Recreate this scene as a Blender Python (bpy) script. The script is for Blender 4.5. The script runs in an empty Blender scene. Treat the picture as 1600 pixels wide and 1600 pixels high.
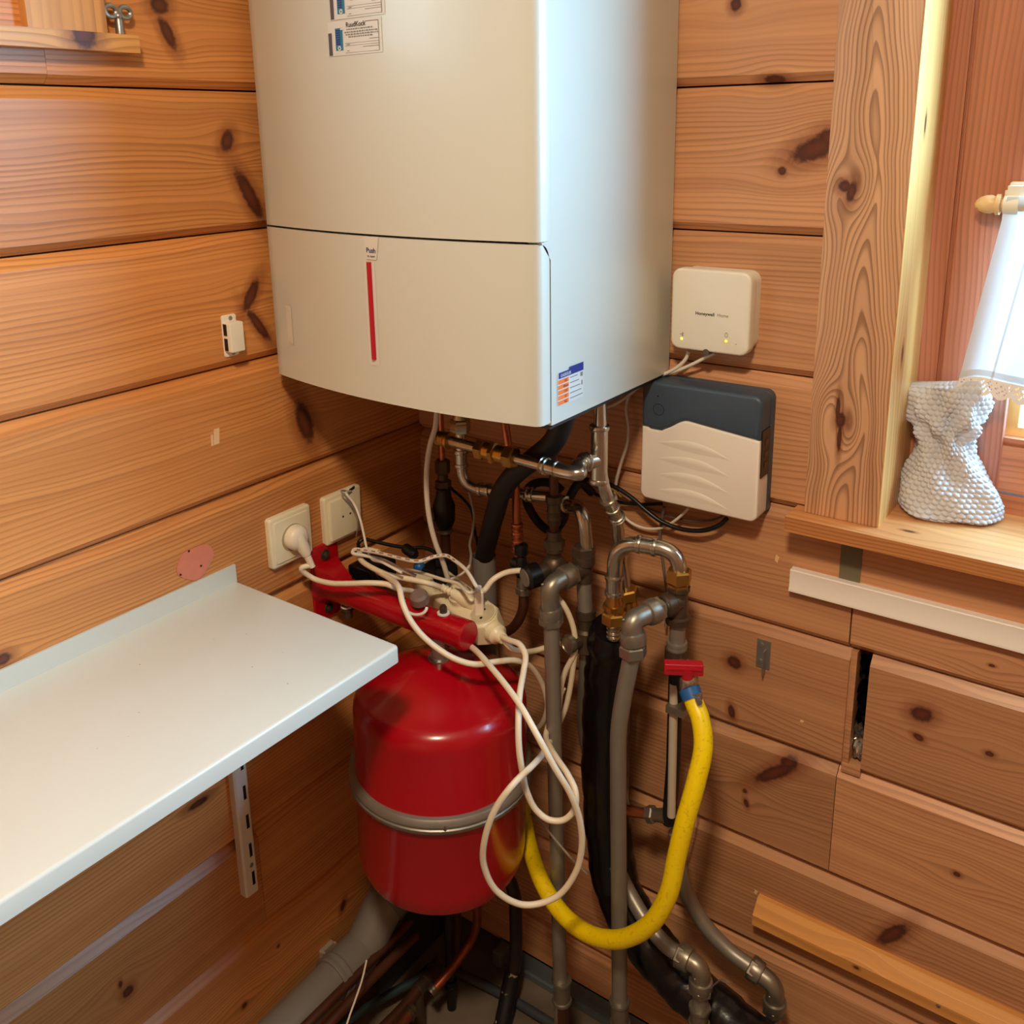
import bpy, bmesh, math, random
from mathutils import Vector as V, Matrix
random.seed(7)
scene = bpy.context.scene
COL = scene.collection

# ---------------------------------------------------------------- camera
cam_d = bpy.data.cameras.new('camera'); cam = bpy.data.objects.new('camera', cam_d); COL.objects.link(cam)
cam_d.sensor_fit = 'HORIZONTAL'; cam_d.sensor_width = 36.0
cam_d.lens = 33.2486
cam_d.shift_x = -0.00027; cam_d.shift_y = -0.12365
cam_d.clip_start = 0.01
cam.matrix_world = Matrix(((0.812353, -0.138541, 0.566471, 1.062481), (0.582944, 0.219730, -0.782237, -1.187562), (-0.016099, 0.965673, 0.259260, 1.565000), (0, 0, 0, 1)))
scene.camera = cam

# ---------------------------------------------------------------- light
scene.view_settings.view_transform = 'Standard'
scene.view_settings.look = 'None'
scene.view_settings.gamma = 1.0
scene.view_settings.use_curve_mapping = False
scene.view_settings.exposure = 0.0

world = bpy.data.worlds.new('world'); scene.world = world; world.use_nodes = True
wb = world.node_tree.nodes['Background']
wb.inputs[0].default_value = (0.70, 0.90, 1.0, 1); wb.inputs[1].default_value = 3.0

def area(name, loc, target, sx, sy, power, color, shape='RECTANGLE', spread=math.pi):
    l = bpy.data.lights.new(name, 'AREA'); l.shape = shape; l.size = sx; l.size_y = sy
    l.energy = power; l.color = color; l.spread = spread
    o = bpy.data.objects.new(name, l); COL.objects.link(o); o.location = loc
    o.rotation_euler = (V(target) - V(loc)).to_track_quat('-Z', 'Y').to_euler()
    return o
# ceiling lamp, daylight outside the window in the back wall, daylight outside the window in the left wall
area('ceiling_lamp_light', (0.96, -1.26, 2.34), (0.96, -1.26, 0), 0.20, 0.20, 26.5, (1.0, 0.79, 0.54), 'ELLIPSE')
area('window_daylight', (1.44, 0.30, 1.56), (1.30, -1.0, 1.30), 1.06, 0.84, 104, (0.33, 0.66, 1.0))
area('side_window_daylight', (-0.25, -1.10, 1.95), (1.0, -1.10, 1.3), 0.75, 0.45, 5, (0.80, 0.92, 1.0))

# ---------------------------------------------------------------- helpers
def srgb(r, g, b):
    f = lambda c: (c/255/12.92) if c/255 <= 0.04045 else ((c/255+0.055)/1.055)**2.4
    return (f(r), f(g), f(b), 1)

ROOT = {}
class MB:
    def __init__(s): s.v = []; s.f = []; s.p = []; s.pid = 0.0
    def add(s, vs, fs):
        n = len(s.v); s.v += [V(x) for x in vs]
        for f in fs: s.f.append([i+n for i in f]); s.p.append(s.pid)
        return s
    def box(s, a, b):
        x0, y0, z0 = a; x1, y1, z1 = b
        return s.add([(x0,y0,z0),(x1,y0,z0),(x1,y1,z0),(x0,y1,z0),(x0,y0,z1),(x1,y0,z1),(x1,y1,z1),(x0,y1,z1)],
            [(0,3,2,1),(4,5,6,7),(0,1,5,4),(1,2,6,5),(2,3,7,6),(3,0,4,7)])
    def prism(s, out, o, U, W, N, h, ch=0.0):
        # 2-D outline (u, w) in the frame o + u U + w W, pushed along N by h, front edge rounded by ch
        o, U, W, N = V(o), V(U), V(W), V(N)
        n = len(out)
        cx = sum(p[0] for p in out)/n; cy = sum(p[1] for p in out)/n
        rings = [(0, 0)]
        if ch > 0:
            for k in range(4):
                a = k/3*math.pi/2
                rings.append((h-ch+ch*math.sin(a), ch*(1-math.cos(a))))
        else: rings.append((h, 0))
        def inset(d):
            if d == 0: return out
            res = []
            for i in range(n):
                p0, p, p1 = out[i-1], out[i], out[(i+1) % n]
                e0 = V((p[0]-p0[0], p[1]-p0[1])); e1 = V((p1[0]-p[0], p1[1]-p[1]))
                if e0.length < 1e-9 or e1.length < 1e-9: res.append(p); continue
                e0.normalize(); e1.normalize()
                n0 = V((-e0.y, e0.x)); n1 = V((-e1.y, e1.x)); m = n0+n1
                k = d/max(0.3, (1+n0.dot(n1)))
                res.append((p[0]+m.x*k, p[1]+m.y*k))
            return res
        area2 = sum(out[i-1][0]*out[i][1]-out[i][0]*out[i-1][1] for i in range(n))
        sg = 1 if area2 > 0 else -1
        vs = []; fs = []
        for (d, ins) in rings:
            for (a, b) in inset(ins*sg): vs.append(o+U*a+W*b+N*d)
        m = len(rings)
        for r in range(m-1):
            for i in range(n):
                j = (i+1) % n
                fs.append((r*n+i, r*n+j, (r+1)*n+j, (r+1)*n+i))
        fs.append(tuple(range(n))[::-1]); fs.append(tuple(range((m-1)*n, m*n)))
        return s.add(vs, fs)
    def tube(s, pts, r, seg=10, caps=True):
        pts = [V(p) for p in pts]; n = len(pts)
        rs = r if isinstance(r, (list, tuple)) else [r]*n
        t = (pts[1]-pts[0]).normalized()
        u = t.orthogonal().normalized(); vs = []; fs = []
        for i in range(n):
            t = (pts[min(i+1, n-1)]-pts[max(i-1, 0)])
            if t.length < 1e-9: t = V((0,0,1))
            t.normalize(); u = (u-t*u.dot(t))
            u = u.normalized() if u.length > 1e-6 else t.orthogonal().normalized()
            w = t.cross(u)
            for k in range(seg):
                a = 2*math.pi*k/seg
                vs.append(pts[i]+(u*math.cos(a)+w*math.sin(a))*rs[i])
        for i in range(n-1):
            for k in range(seg):
                j = (k+1) % seg
                fs.append((i*seg+k, i*seg+j, (i+1)*seg+j, (i+1)*seg+k))
        if caps: fs.append(tuple(range(seg))[::-1]); fs.append(tuple(range((n-1)*seg, n*seg)))
        return s.add(vs, fs)
    def lathe(s, o, d, prof, seg=24, rot=0.0):
        o = V(o); d = V(d).normalized(); u = d.orthogonal().normalized(); w = d.cross(u)
        vs = []; fs = []; n = len(prof)
        for (t, r) in prof:
            for k in range(seg):
                a = 2*math.pi*k/seg+rot
                vs.append(o+d*t+(u*math.cos(a)+w*math.sin(a))*max(r, 1e-5))
        for i in range(n-1):
            for k in range(seg):
                j = (k+1) % seg
                fs.append((i*seg+k, i*seg+j, (i+1)*seg+j, (i+1)*seg+k))
        fs.append(tuple(range(seg))[::-1]); fs.append(tuple(range((n-1)*seg, n*seg)))
        return s.add(vs, fs)
    def hexn(s, o, d, h, r):   # hexagonal nut with chamfered corners
        return s.lathe(o, d, [(0, r*0.86), (h*0.12, r), (h*0.88, r), (h, r*0.86)], 6)
    def ball(s, c, r, seg=16, sq=1.0):
        return s.lathe(V(c)-V((0,0,r*sq)), (0,0,1), [(r*sq*(1-math.cos(a)), r*math.sin(a)) for a in [math.pi*i/10 for i in range(11)]], seg)
    def rbox(s, c, sz, r, ch, U=(1,0,0), W=(0,0,1), N=(0,-1,0)):
        # rounded-corner block: c = centre of the back face, sz = (width, height, depth)
        return s.prism(rrect(sz[0], sz[1], r), c, U, W, N, sz[2], ch)
    def build(s, name, mat, parent=None, angle=38):
        org = V((0,0,0))
        p = parent
        if p is not None: org = V(ROOT.get(p.name, (0,0,0)))
        me = bpy.data.meshes.new(name)
        me.from_pydata([tuple(x-org) for x in s.v], [], s.f)
        bm = bmesh.new(); bm.from_mesh(me)
        bmesh.ops.recalc_face_normals(bm, faces=bm.faces)
        lim = math.radians(angle)
        for f in bm.faces: f.smooth = True
        for e in bm.edges:
            if len(e.link_faces) == 2 and e.calc_face_angle(0) > lim: e.smooth = False
        bm.to_mesh(me); bm.free()
        if any(s.p):
            at = me.attributes.new('pid', 'FLOAT', 'FACE')
            for i, x in enumerate(s.p): at.data[i].value = x
        if mat: me.materials.append(mat)
        o = bpy.data.objects.new(name, me); COL.objects.link(o)
        if parent is not None: o.parent = parent; ROOT[o.name] = tuple(org)
        return o

def rrect(w, h, r, n=6):
    out = []
    for (cx, cy, a0) in ((w/2-r, h/2-r, 0), (-w/2+r, h/2-r, 90), (-w/2+r, -h/2+r, 180), (w/2-r, -h/2+r, 270)):
        for k in range(n+1):
            a = math.radians(a0+90*k/n); out.append((cx+r*math.cos(a), cy+r*math.sin(a)))
    return out
def smooth(pts, n=8):
    pts = [V(p) for p in pts]; P = [pts[0]*2-pts[1]]+pts+[pts[-1]*2-pts[-2]]; out = []
    for i in range(1, len(P)-2):
        p0, p1, p2, p3 = P[i-1:i+3]
        t0 = 0; t1 = t0+max((p1-p0).length, 1e-5)**0.5; t2 = t1+max((p2-p1).length, 1e-5)**0.5; t3 = t2+max((p3-p2).length, 1e-5)**0.5
        for k in range(n):
            t = t1+(t2-t1)*k/n
            a1 = p0*((t1-t)/(t1-t0))+p1*((t-t0)/(t1-t0)); a2 = p1*((t2-t)/(t2-t1))+p2*((t-t1)/(t2-t1)); a3 = p2*((t3-t)/(t3-t2))+p3*((t-t2)/(t3-t2))
            b1 = a1*((t2-t)/(t2-t0))+a2*((t-t0)/(t2-t0)); b2 = a2*((t3-t)/(t3-t1))+a3*((t-t1)/(t3-t1))
            out.append(b1*((t2-t)/(t2-t1))+b2*((t-t1)/(t2-t1)))
    return out+[pts[-1]]
def fillet(pts, rad, n=8):
    pts = [V(p) for p in pts]; out = [pts[0]]
    for i in range(1, len(pts)-1):
        a, b, c = pts[i-1:i+2]; r = rad[i-1] if isinstance(rad, (list, tuple)) else rad
        u = (a-b); w = (c-b); L = min(r, u.length*0.49, w.length*0.49); u.normalize(); w.normalize()
        p, q = b+u*L, b+w*L
        for k in range(n+1):
            t = k/n; out.append(p*(1-t)**2+b*(2*t*(1-t))+q*t*t)
    return out+[pts[-1]]
def thing(name, label, cat, loc, group=None):
    o = bpy.data.objects.new(name, None); COL.objects.link(o); o.location = loc; o.empty_display_size = 0.05
    o['label'] = label; o['category'] = cat
    if group: o['group'] = group
    ROOT[o.name] = tuple(loc)
    return o
def tag(o, label, cat, group=None):
    o['label'] = label; o['category'] = cat
    if group: o['group'] = group
    return o
def struct(o): o['kind'] = 'structure'; return o
def text(mb, s, size, o, U, W, N, bold=0.0, align='LEFT', fn=None):
    cu = bpy.data.curves.new('t', 'FONT'); cu.body = s; cu.size = size; cu.offset = bold*size; cu.align_x = align; cu.resolution_u = 3
    ob = bpy.data.objects.new('t', cu); COL.objects.link(ob)
    dg = bpy.context.evaluated_depsgraph_get(); me = ob.evaluated_get(dg).to_mesh()
    o, U, W, N = V(o), V(U), V(W), V(N)
    vs = [o+U*v.co.x+W*v.co.y for v in me.vertices]
    if fn: vs = [fn(p) for p in vs]
    mb.add(vs, [tuple(p.vertices) for p in me.polygons])
    ob.evaluated_get(dg).to_mesh_clear(); bpy.data.objects.remove(ob); bpy.data.curves.remove(cu)
    return mb

# ---------------------------------------------------------------- materials
def mat(name, col, rough=0.5, metal=0.0, spec=0.5, noise=0.0, nscale=40, bump=0.0, coat=0.0, trans=0.0, emit=None, est=0.0, rvar=0.0):
    m = bpy.data.materials.new(name); m.use_nodes = True; nt = m.node_tree; b = nt.nodes['Principled BSDF']
    c = srgb(*col); b.inputs['Base Color'].default_value = c
    b.inputs['Roughness'].default_value = rough; b.inputs['Metallic'].default_value = metal
    b.inputs['Specular IOR Level'].default_value = spec
    b.inputs['Coat Weight'].default_value = coat; b.inputs['Coat Roughness'].default_value = 0.08
    b.inputs['Transmission Weight'].default_value = trans
    if emit: b.inputs['Emission Color'].default_value = srgb(*emit); b.inputs['Emission Strength'].default_value = est
    if noise or bump or rvar:
        tc = nt.nodes.new('ShaderNodeTexCoord'); nz = nt.nodes.new('ShaderNodeTexNoise')
        nz.inputs['Scale'].default_value = nscale; nz.inputs['Detail'].default_value = 5
        nt.links.new(tc.outputs['Object'], nz.inputs['Vector'])
        if noise:
            mx = nt.nodes.new('ShaderNodeMix'); mx.data_type = 'RGBA'
            mx.inputs[6].default_value = tuple(x*(1-noise) for x in c[:3])+(1,); mx.inputs[7].default_value = tuple(min(1, x*(1+noise)) for x in c[:3])+(1,)
            nt.links.new(nz.outputs['Fac'], mx.inputs[0]); nt.links.new(mx.outputs[2], b.inputs['Base Color'])
        if bump:
            bp = nt.nodes.new('ShaderNodeBump'); bp.inputs['Strength'].default_value = bump; bp.inputs['Distance'].default_value = 0.002
            nt.links.new(nz.outputs['Fac'], bp.inputs['Height']); nt.links.new(bp.outputs[0], b.inputs['Normal'])
        if rvar:
            mr = nt.nodes.new('ShaderNodeMapRange'); mr.inputs[3].default_value = max(0.03, rough-rvar); mr.inputs[4].default_value = rough+rvar
            nt.links.new(nz.outputs['Fac'], mr.inputs[0]); nt.links.new(mr.outputs[0], b.inputs['Roughness'])
    return m

def knot_group():
    g = bpy.data.node_groups.new('knot', 'ShaderNodeTree')
    for nm in ('u', 'v', 'cu', 'cv', 'iu', 'iv', 'co', 'si'): g.interface.new_socket(nm, in_out='INPUT', socket_type='NodeSocketFloat')
    g.interface.new_socket('d', in_out='OUTPUT', socket_type='NodeSocketFloat'); g.interface.new_socket('dv', in_out='OUTPUT', socket_type='NodeSocketFloat')
    gi = g.nodes.new('NodeGroupInput'); go = g.nodes.new('NodeGroupOutput')
    def m(op, a, b=None, c=None):
        n = g.nodes.new('ShaderNodeMath'); n.operation = op
        for i, x in enumerate((a, b, c)):
            if x is None: continue
            if isinstance(x, (int, float)): n.inputs[i].default_value = x
            else: g.links.new(x, n.inputs[i])
        return n.outputs[0]
    I = gi.outputs
    du = m('SUBTRACT', I['u'], I['cu']); dv = m('SUBTRACT', I['v'], I['cv'])
    a = m('MULTIPLY', m('ADD', m('MULTIPLY', du, I['co']), m('MULTIPLY', dv, I['si'])), I['iu'])
    b = m('MULTIPLY', m('SUBTRACT', m('MULTIPLY', dv, I['co']), m('MULTIPLY', du, I['si'])), I['iv'])
    d = m('SQRT', m('ADD', m('MULTIPLY', a, a), m('MULTIPLY', b, b)))
    # grain lines flow round the knot: squeeze v near it
    uu = m('MULTIPLY', du, 22.0); vv = m('MULTIPLY', dv, 38.0)
    e = m('POWER', 2.718, m('MULTIPLY', m('ADD', m('MULTIPLY', uu, uu), m('MULTIPLY', vv, vv)), -1.0))
    g.links.new(d, go.inputs['d']); g.links.new(m('MULTIPLY', m('MULTIPLY', dv, e), -0.85), go.inputs['dv'])
    return g
KG = knot_group()

def wood(name, light, dark, grain='x', across='z', knots=(), freq=95, line=0.5, rough=0.36, warp=0.05, pidvar=0.25, cath=None, stripe=55, knotcol=(66, 34, 26), spots=()):
    m = bpy.data.materials.new(name); m.use_nodes = True; nt = m.node_tree; L = nt.links
    b = nt.nodes['Principled BSDF']; b.inputs['Roughness'].default_value = rough; b.inputs['Specular IOR Level'].default_value = 0.36
    tc = nt.nodes.new('ShaderNodeTexCoord'); sx = nt.nodes.new('ShaderNodeSeparateXYZ'); L.new(tc.outputs['Object'], sx.inputs[0])
    third = [c for c in 'xyz' if c not in (grain, across)][0]
    u, v, w = (sx.outputs['xyz'.index(c)] for c in (grain, across, third))
    at = nt.nodes.new('ShaderNodeAttribute'); at.attribute_name = 'pid'; pid = at.outputs['Fac']
    def M(op, a, b2=None, c=None):
        n = nt.nodes.new('ShaderNodeMath'); n.operation = op
        for i, x in enumerate((a, b2, c)):
            if x is None: continue
            if isinstance(x, (int, float)): n.inputs[i].default_value = x
            else: L.new(x, n.inputs[i])
        return n.outputs[0]
    def ramp(x, a, c, lo=0.0, hi=1.0):
        n = nt.nodes.new('ShaderNodeMapRange'); n.interpolation_type = 'SMOOTHSTEP'
        L.new(x, n.inputs[0]); n.inputs[1].default_value = a; n.inputs[2].default_value = c; n.inputs[3].default_value = lo; n.inputs[4].default_value = hi
        return n.outputs[0]
    def N(x, y, z, detail=2, rough_=0.5):
        c = nt.nodes.new('ShaderNodeCombineXYZ'); n = nt.nodes.new('ShaderNodeTexNoise'); n.inputs['Scale'].default_value = 1; n.inputs['Detail'].default_value = detail
        n.inputs['Roughness'].default_value = rough_
        for i, q in enumerate((x, y, z)):
            if isinstance(q, (int, float)): c.inputs[i].default_value = q
            else: L.new(q, c.inputs[i])
        L.new(c.outputs[0], n.inputs['Vector']); return n.outputs['Fac']
    def mix(f, a, c):
        n = nt.nodes.new('ShaderNodeMix'); n.data_type = 'RGBA'
        if isinstance(f, (int, float)): n.inputs[0].default_value = f
        else: L.new(f, n.inputs[0])
        for i, q in ((6, a), (7, c)):
            if isinstance(q, tuple): n.inputs[i].default_value = q
            else: L.new(q, n.inputs[i])
        return n.outputs[2]
    dmin = None; dvs = None; kn = N(M('MULTIPLY', u, 160), M('MULTIPLY', v, 160), 0.0, 3)
    for (cu, cv, ru, rv, ang) in knots:
        k = nt.nodes.new('ShaderNodeGroup'); k.node_tree = KG
        L.new(u, k.inputs['u']); L.new(v, k.inputs['v'])
        for nm, x in (('cu', cu), ('cv', cv), ('iu', 1/ru), ('iv', 1/rv), ('co', math.cos(ang)), ('si', math.sin(ang))): k.inputs[nm].default_value = x
        dmin = k.outputs['d'] if dmin is None else M('MINIMUM', dmin, k.outputs['d'])
        dvs = k.outputs['dv'] if dvs is None else M('ADD', dvs, k.outputs['dv'])
    v1 = v if dvs is None else M('ADD', v, dvs)
    if cath:   # flame figure: arches along the grain about a centre line
        cu, cv, ka = cath
        dvv = M('ABSOLUTE', M('ADD', M('SUBTRACT', v1, cv), M('MULTIPLY', M('SUBTRACT', N(M('MULTIPLY', u, 5), 0.3, 0.1), 0.5), 0.03)))
        uu = M('ADD', M('MULTIPLY', u, ka), M('MULTIPLY', N(M('MULTIPLY', u, 4.0), 4.2, 0.0), 0.05))
        v1 = M('ADD', M('MULTIPLY', M('POWER', M('ADD', M('MULTIPLY', dvv, dvv), 0.00016), 0.5), 1.25), uu)
    pu = M('MULTIPLY', pid, 7.31); pv = M('MULTIPLY', pid, 3.77)
    nl = N(M('ADD', M('MULTIPLY', u, 1.6), pu), M('ADD', M('MULTIPLY', v1, 7), pv), M('MULTIPLY', w, 5), 2)
    v2 = M('ADD', v1, M('MULTIPLY', M('SUBTRACT', nl, 0.5), warp))
    nf = N(M('ADD', M('MULTIPLY', u, 9), pu), M('ADD', M('MULTIPLY', v2, 30), pv), M('MULTIPLY', w, 20), 2)
    v3 = M('ADD', v2, M('MULTIPLY', M('SUBTRACT', nf, 0.5), 0.004))
    st = N(M('ADD', M('MULTIPLY', u, 0.7), pu), M('ADD', M('MULTIPLY', v3, stripe), pv), M('MULTIPLY', w, 30), 3, 0.6)
    ph = M('ADD', M('MULTIPLY', v3, freq), M('MULTIPLY', st, 1.3))
    fr = M('FRACT', ph)
    late = M('MULTIPLY', ramp(fr, 0.35, 0.92), ramp(fr, 0.92, 1.0, 1.0, 0.0))
    patch = N(M('ADD', M('MULTIPLY', u, 1.1), pv), M('ADD', M('MULTIPLY', v2, 13), pu), 3.1, 1)
    late = M('MULTIPLY', late, ramp(patch, 0.33, 0.62, 0.25, 1.0))
    cl, cd = srgb(*light), srgb(*dark)
    col = mix(M('MULTIPLY', ramp(st, 0.3, 0.72), 0.38), cl, cd)
    col = mix(M('MULTIPLY', late, line), col, tuple(x*0.62 for x in cd[:3])+(1,))
    tone = N(M('ADD', M('MULTIPLY', u, 0.9), pv), M('ADD', M('MULTIPLY', v, 3.0), pu), 8.8, 2)
    hs = nt.nodes.new('ShaderNodeHueSaturation'); L.new(col, hs.inputs['Color'])
    wn = nt.nodes.new('ShaderNodeTexWhiteNoise'); wn.noise_dimensions = '1D'; L.new(pid, wn.inputs['W'])
    L.new(M('ADD', M('ADD', M('MULTIPLY', M('SUBTRACT', wn.outputs['Value'], 0.5), pidvar), M('MULTIPLY', M('SUBTRACT', tone, 0.5), 0.55)), 1.0), hs.inputs['Value'])
    hs.inputs['Saturation'].default_value = 1.0
    col = hs.outputs['Color']
    if dmin is not None:
        dj = M('ADD', dmin, M('MULTIPLY', M('SUBTRACT', kn, 0.5), 0.5))
        col = mix(ramp(dj, 0.95, 2.3, 0.55, 0.0), col, srgb(128, 66, 36))
        kc = mix(ramp(dj, 0.1, 0.8), srgb(min(255, knotcol[0]*1.5), knotcol[1]*1.4, knotcol[2]*1.3), srgb(*knotcol))
        col = mix(ramp(dj, 0.62, 1.12, 0.95, 0.0), col, kc)
    L.new(col, b.inputs['Base Color'])
    bp = nt.nodes.new('ShaderNodeBump'); bp.inputs['Strength'].default_value = 0.12; bp.inputs['Distance'].default_value = 0.001
    L.new(late, bp.inputs['Height']); L.new(bp.outputs[0], b.inputs['Normal'])
    return m

WHITE = mat('white_enamel', (202, 202, 192), 0.30, coat=0.15)
WHITEP = mat('white_plastic', (234, 229, 216), 0.38)
CREAM = mat('cream_plastic', (232, 222, 190), 0.35)
CORD = mat('cream_cord', (236, 222, 196), 0.42)
WCORD = mat('white_cord', (226, 218, 206), 0.42)
GCORD = mat('grey_cord', (150, 140, 132), 0.45)
RED = mat('red_enamel', (172, 4, 24), 0.24, coat=0.35)
REDP = mat('red_plastic', (176, 20, 38), 0.4)
STEEL = mat('pressed_steel', (190, 184, 170), 0.24, 0.95, noise=0.12, nscale=30, rvar=0.08)
GALV = mat('grey_pipe', (150, 145, 136), 0.42, 0.55, noise=0.12, nscale=60)
NICKEL = mat('dull_nickel', (150, 143, 130), 0.38, 0.8, noise=0.22, nscale=90, bump=0.1)
BRONZE = mat('dark_bronze', (92, 78, 64), 0.42, 0.65, noise=0.3, nscale=70, bump=0.1)
BRASS = mat('brass', (196, 150, 78), 0.3, 0.95, noise=0.15, nscale=60)
COPPER = mat('copper', (196, 118, 82), 0.34, 0.9, noise=0.2, nscale=50)
OLDCOP = mat('aged_copper', (98, 62, 46), 0.45, 0.6, noise=0.35, nscale=40)
RUBBER = mat('black_rubber', (14, 15, 20), 0.55)
BLACKP = mat('black_plastic', (16, 17, 20), 0.35)
FOILB = mat('black_film', (10, 11, 17), 0.28, noise=0.3, nscale=30, bump=0.9)
PVC = mat('grey_pvc', (122, 118, 112), 0.38)
PVCD = mat('dark_grey_pvc', (92, 94, 98), 0.4)
CHARC = mat('charcoal_plastic', (60, 76, 94), 0.42)
LGREY = mat('warm_white_plastic', (234, 226, 218), 0.42)
YELLOW = mat('yellow_hose', (244, 214, 8), 0.35, noise=0.0)
BLUE = mat('blue_plastic', (28, 92, 160), 0.4)
INK = mat('black_ink', (38, 36, 40), 0.6)
GINK = mat('grey_ink', (128, 122, 116), 0.6)
PAPER = mat('sticker_paper', (210, 206, 200), 0.5)
NAVY = mat('navy_ink', (30, 40, 120), 0.45)
TEAL = mat('teal_ink', (40, 116, 140), 0.5)
ORANGE = mat('orange_ink', (240, 118, 40), 0.5)
CLEAR = mat('clear_tape', (212, 208, 196), 0.16)
DARK = mat('dark_void', (22, 18, 17), 0.9)
ZINC = mat('zinc_plated_steel', (168, 168, 166), 0.36, 0.85, noise=0.12, nscale=80)

# ---------------------------------------------------------------- the room
PINE_L = ((220, 150, 86), (162, 93, 48))
PINE_R = ((206, 152, 110), (155, 101, 70))
WOODL = wood('pine_wall_left', *PINE_L, grain='y', across='z', freq=150, line=0.45, knots=[
    (-0.3556, 1.5591, 0.011, 0.016, -0.5), (-0.4301, 1.6884, 0.009, 0.022, 0.45), (-0.3265, 1.4865, 0.012, 0.045, 0.5),
    (-0.3305, 1.3059, 0.008, 0.035, 0.6), (-0.3394, 1.3493, 0.010, 0.028, -0.6), (-0.6554, 0.4187, 0.009, 0.009, 0), (-0.6644, 0.4390, 0.003, 0.006, 0),
    (-0.4752, 0.2282, 0.005, 0.005, 0), (-0.2564, 0.2486, 0.006, 0.012, -0.4), (-0.2598, 1.1432, 0.016, 0.04, 0.3), (-0.4377, 1.7200, 0.014, 0.012, 0),
    (-0.7419, 0.9808, 0.012, 0.008, 0), (-0.5134, 0.6319, 0.02, 0.006, 0), (-0.4002, 0.2818, 0.003, 0.003, 0), (-0.93, 1.50, 0.014, 0.014, 0), (-0.80, 1.15, 0.01, 0.016, 0.3)])
WOODR = wood('pine_wall_back', *PINE_R, grain='x', across='z', freq=140, line=0.42, knots=[
    (0.5561, 1.7132, 0.008, 0.009, 0), (0.6090, 1.6221, 0.016, 0.006, 0), (0.6270, 1.5117, 0.006, 0.006, 0), (0.6680, 1.5389, 0.036, 0.015, 0.35), (0.6851, 1.5516, 0.02, 0.012, 0),
    (0.5964, 0.8064, 0.012, 0.011, 0), (0.5963, 0.7237, 0.006, 0.012, 0.2), (0.6685, 0.6493, 0.046, 0.011, 0.72), (0.6872, 0.6736, 0.016, 0.011, 0.6), (0.6237, 0.5974, 0.004, 0.004, 0), (0.6268, 0.5772, 0.004, 0.008, 0.3),
    (0.8559, 0.8188, 0.016, 0.012, 0.3), (0.8551, 0.7838, 0.008, 0.005, -0.4), (0.9395, 0.7934, 0.006, 0.004, 0), (0.9201, 0.6000, 0.005, 0.004, 0), (0.8491, 0.4610, 0.034, 0.011, 0.95), (0.9296, 0.9159, 0.004, 0.002, 0), (0.1154, -0.0299, 0.004, 0.01, 0.4), (1.9, 1.5, 0.012, 0.016, 0)])
DARKPINE = mat('dark_pine', (70, 44, 30), 0.8)  # plain dark brown pine colour
PI2 = math.pi/2

def plank(mb, wall, u0, u1, z0, z1, pid, ct=(0.014, 0.012), cb=(0.010, 0.010), dep=0.05, off=0.0):
    # one log-wall board: bevelled along its upper and lower edges, front face on the wall plane
    g = 0.0012
    prof = [(-dep, z0+g), (-cb[1], z0+g), (0, z0+g+cb[0]), (0, z1-g-ct[0]), (-ct[1], z1-g), (-dep, z1-g)]
    mb.pid = pid
    vs = []
    for u in (u0, u1):
        for (d, z) in prof:
            vs.append((d+off, u, z) if wall == 'L' else (u, -d-off, z))
    n = len(prof)
    fs = [(i, (i+1) % n, n+(i+1) % n, n+i) for i in range(n)]+[tuple(range(n)), tuple(range(n, 2*n))[::-1]]
    mb.add(vs, fs)

GL = [0.0, 0.1535, 0.338, 0.5223, 0.7055, 0.888, 1.0718, 1.2558, 1.439, 1.6235, 1.808, 1.992, 2.176, 2.42]
GR = [0.04, 0.1418, 0.3262, 0.5105, 0.695, 0.880, 1.0637, 1.248, 1.4316, 1.6177, 1.8025, 1.987, 2.171, 2.42]
wl = MB(); FR = -2.7; FX = 2.8
for i in range(len(GL)-1):
    z0, z1 = GL[i], GL[i+1]; p = i+1.37
    cuts = {9: [-0.5911], 2: [-0.4187], 6: [-1.9], 4: [-1.3]}.get(i, [])
    spans = [(FR, -1.50), (-0.655, 0.04)] if z0 > 1.65 and z0 < 2.1 else [(FR, 0.04)]
    if i == 9: spans = [(FR, 0.04)]
    for (a, b) in spans:
        es = [a]+[c for c in sorted(cuts) if a < c < b]+[b]
        for k in range(len(es)-1):
            if i == 9:   # the opening of the side window starts part way up this board
                if es[k+1] < -0.65 or es[k] < -0.66: 
                    plank(wl, 'L', es[k], min(es[k+1], -1.5), z0, z1, p); plank(wl, 'L', -1.5, es[k+1], z0, 1.676, p+0.2+k); 
                    continue
            plank(wl, 'L', es[k]+(0.0004 if k else 0), es[k+1]-0.0004, z0, z1, p+k*0.61)
plank(wl, 'L', -0.655, -0.5911-0.0004, 1.676, GL[10], 10.4, cb=(0.0005, 0.0005))
wl.pid = 0.01; wl.box((-0.14, FR, 0), (-0.045, -1.5, 2.42)); wl.box((-0.14, -0.655, 0), (-0.045, 0.14, 2.42)); wl.box((-0.14, -1.5, 0), (-0.045, -0.655, 1.68)); wl.box((-0.14, -1.5, 2.2), (-0.045, -0.655, 2.42))
wall_left = struct(wl.build('wall_left', WOODL))

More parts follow.
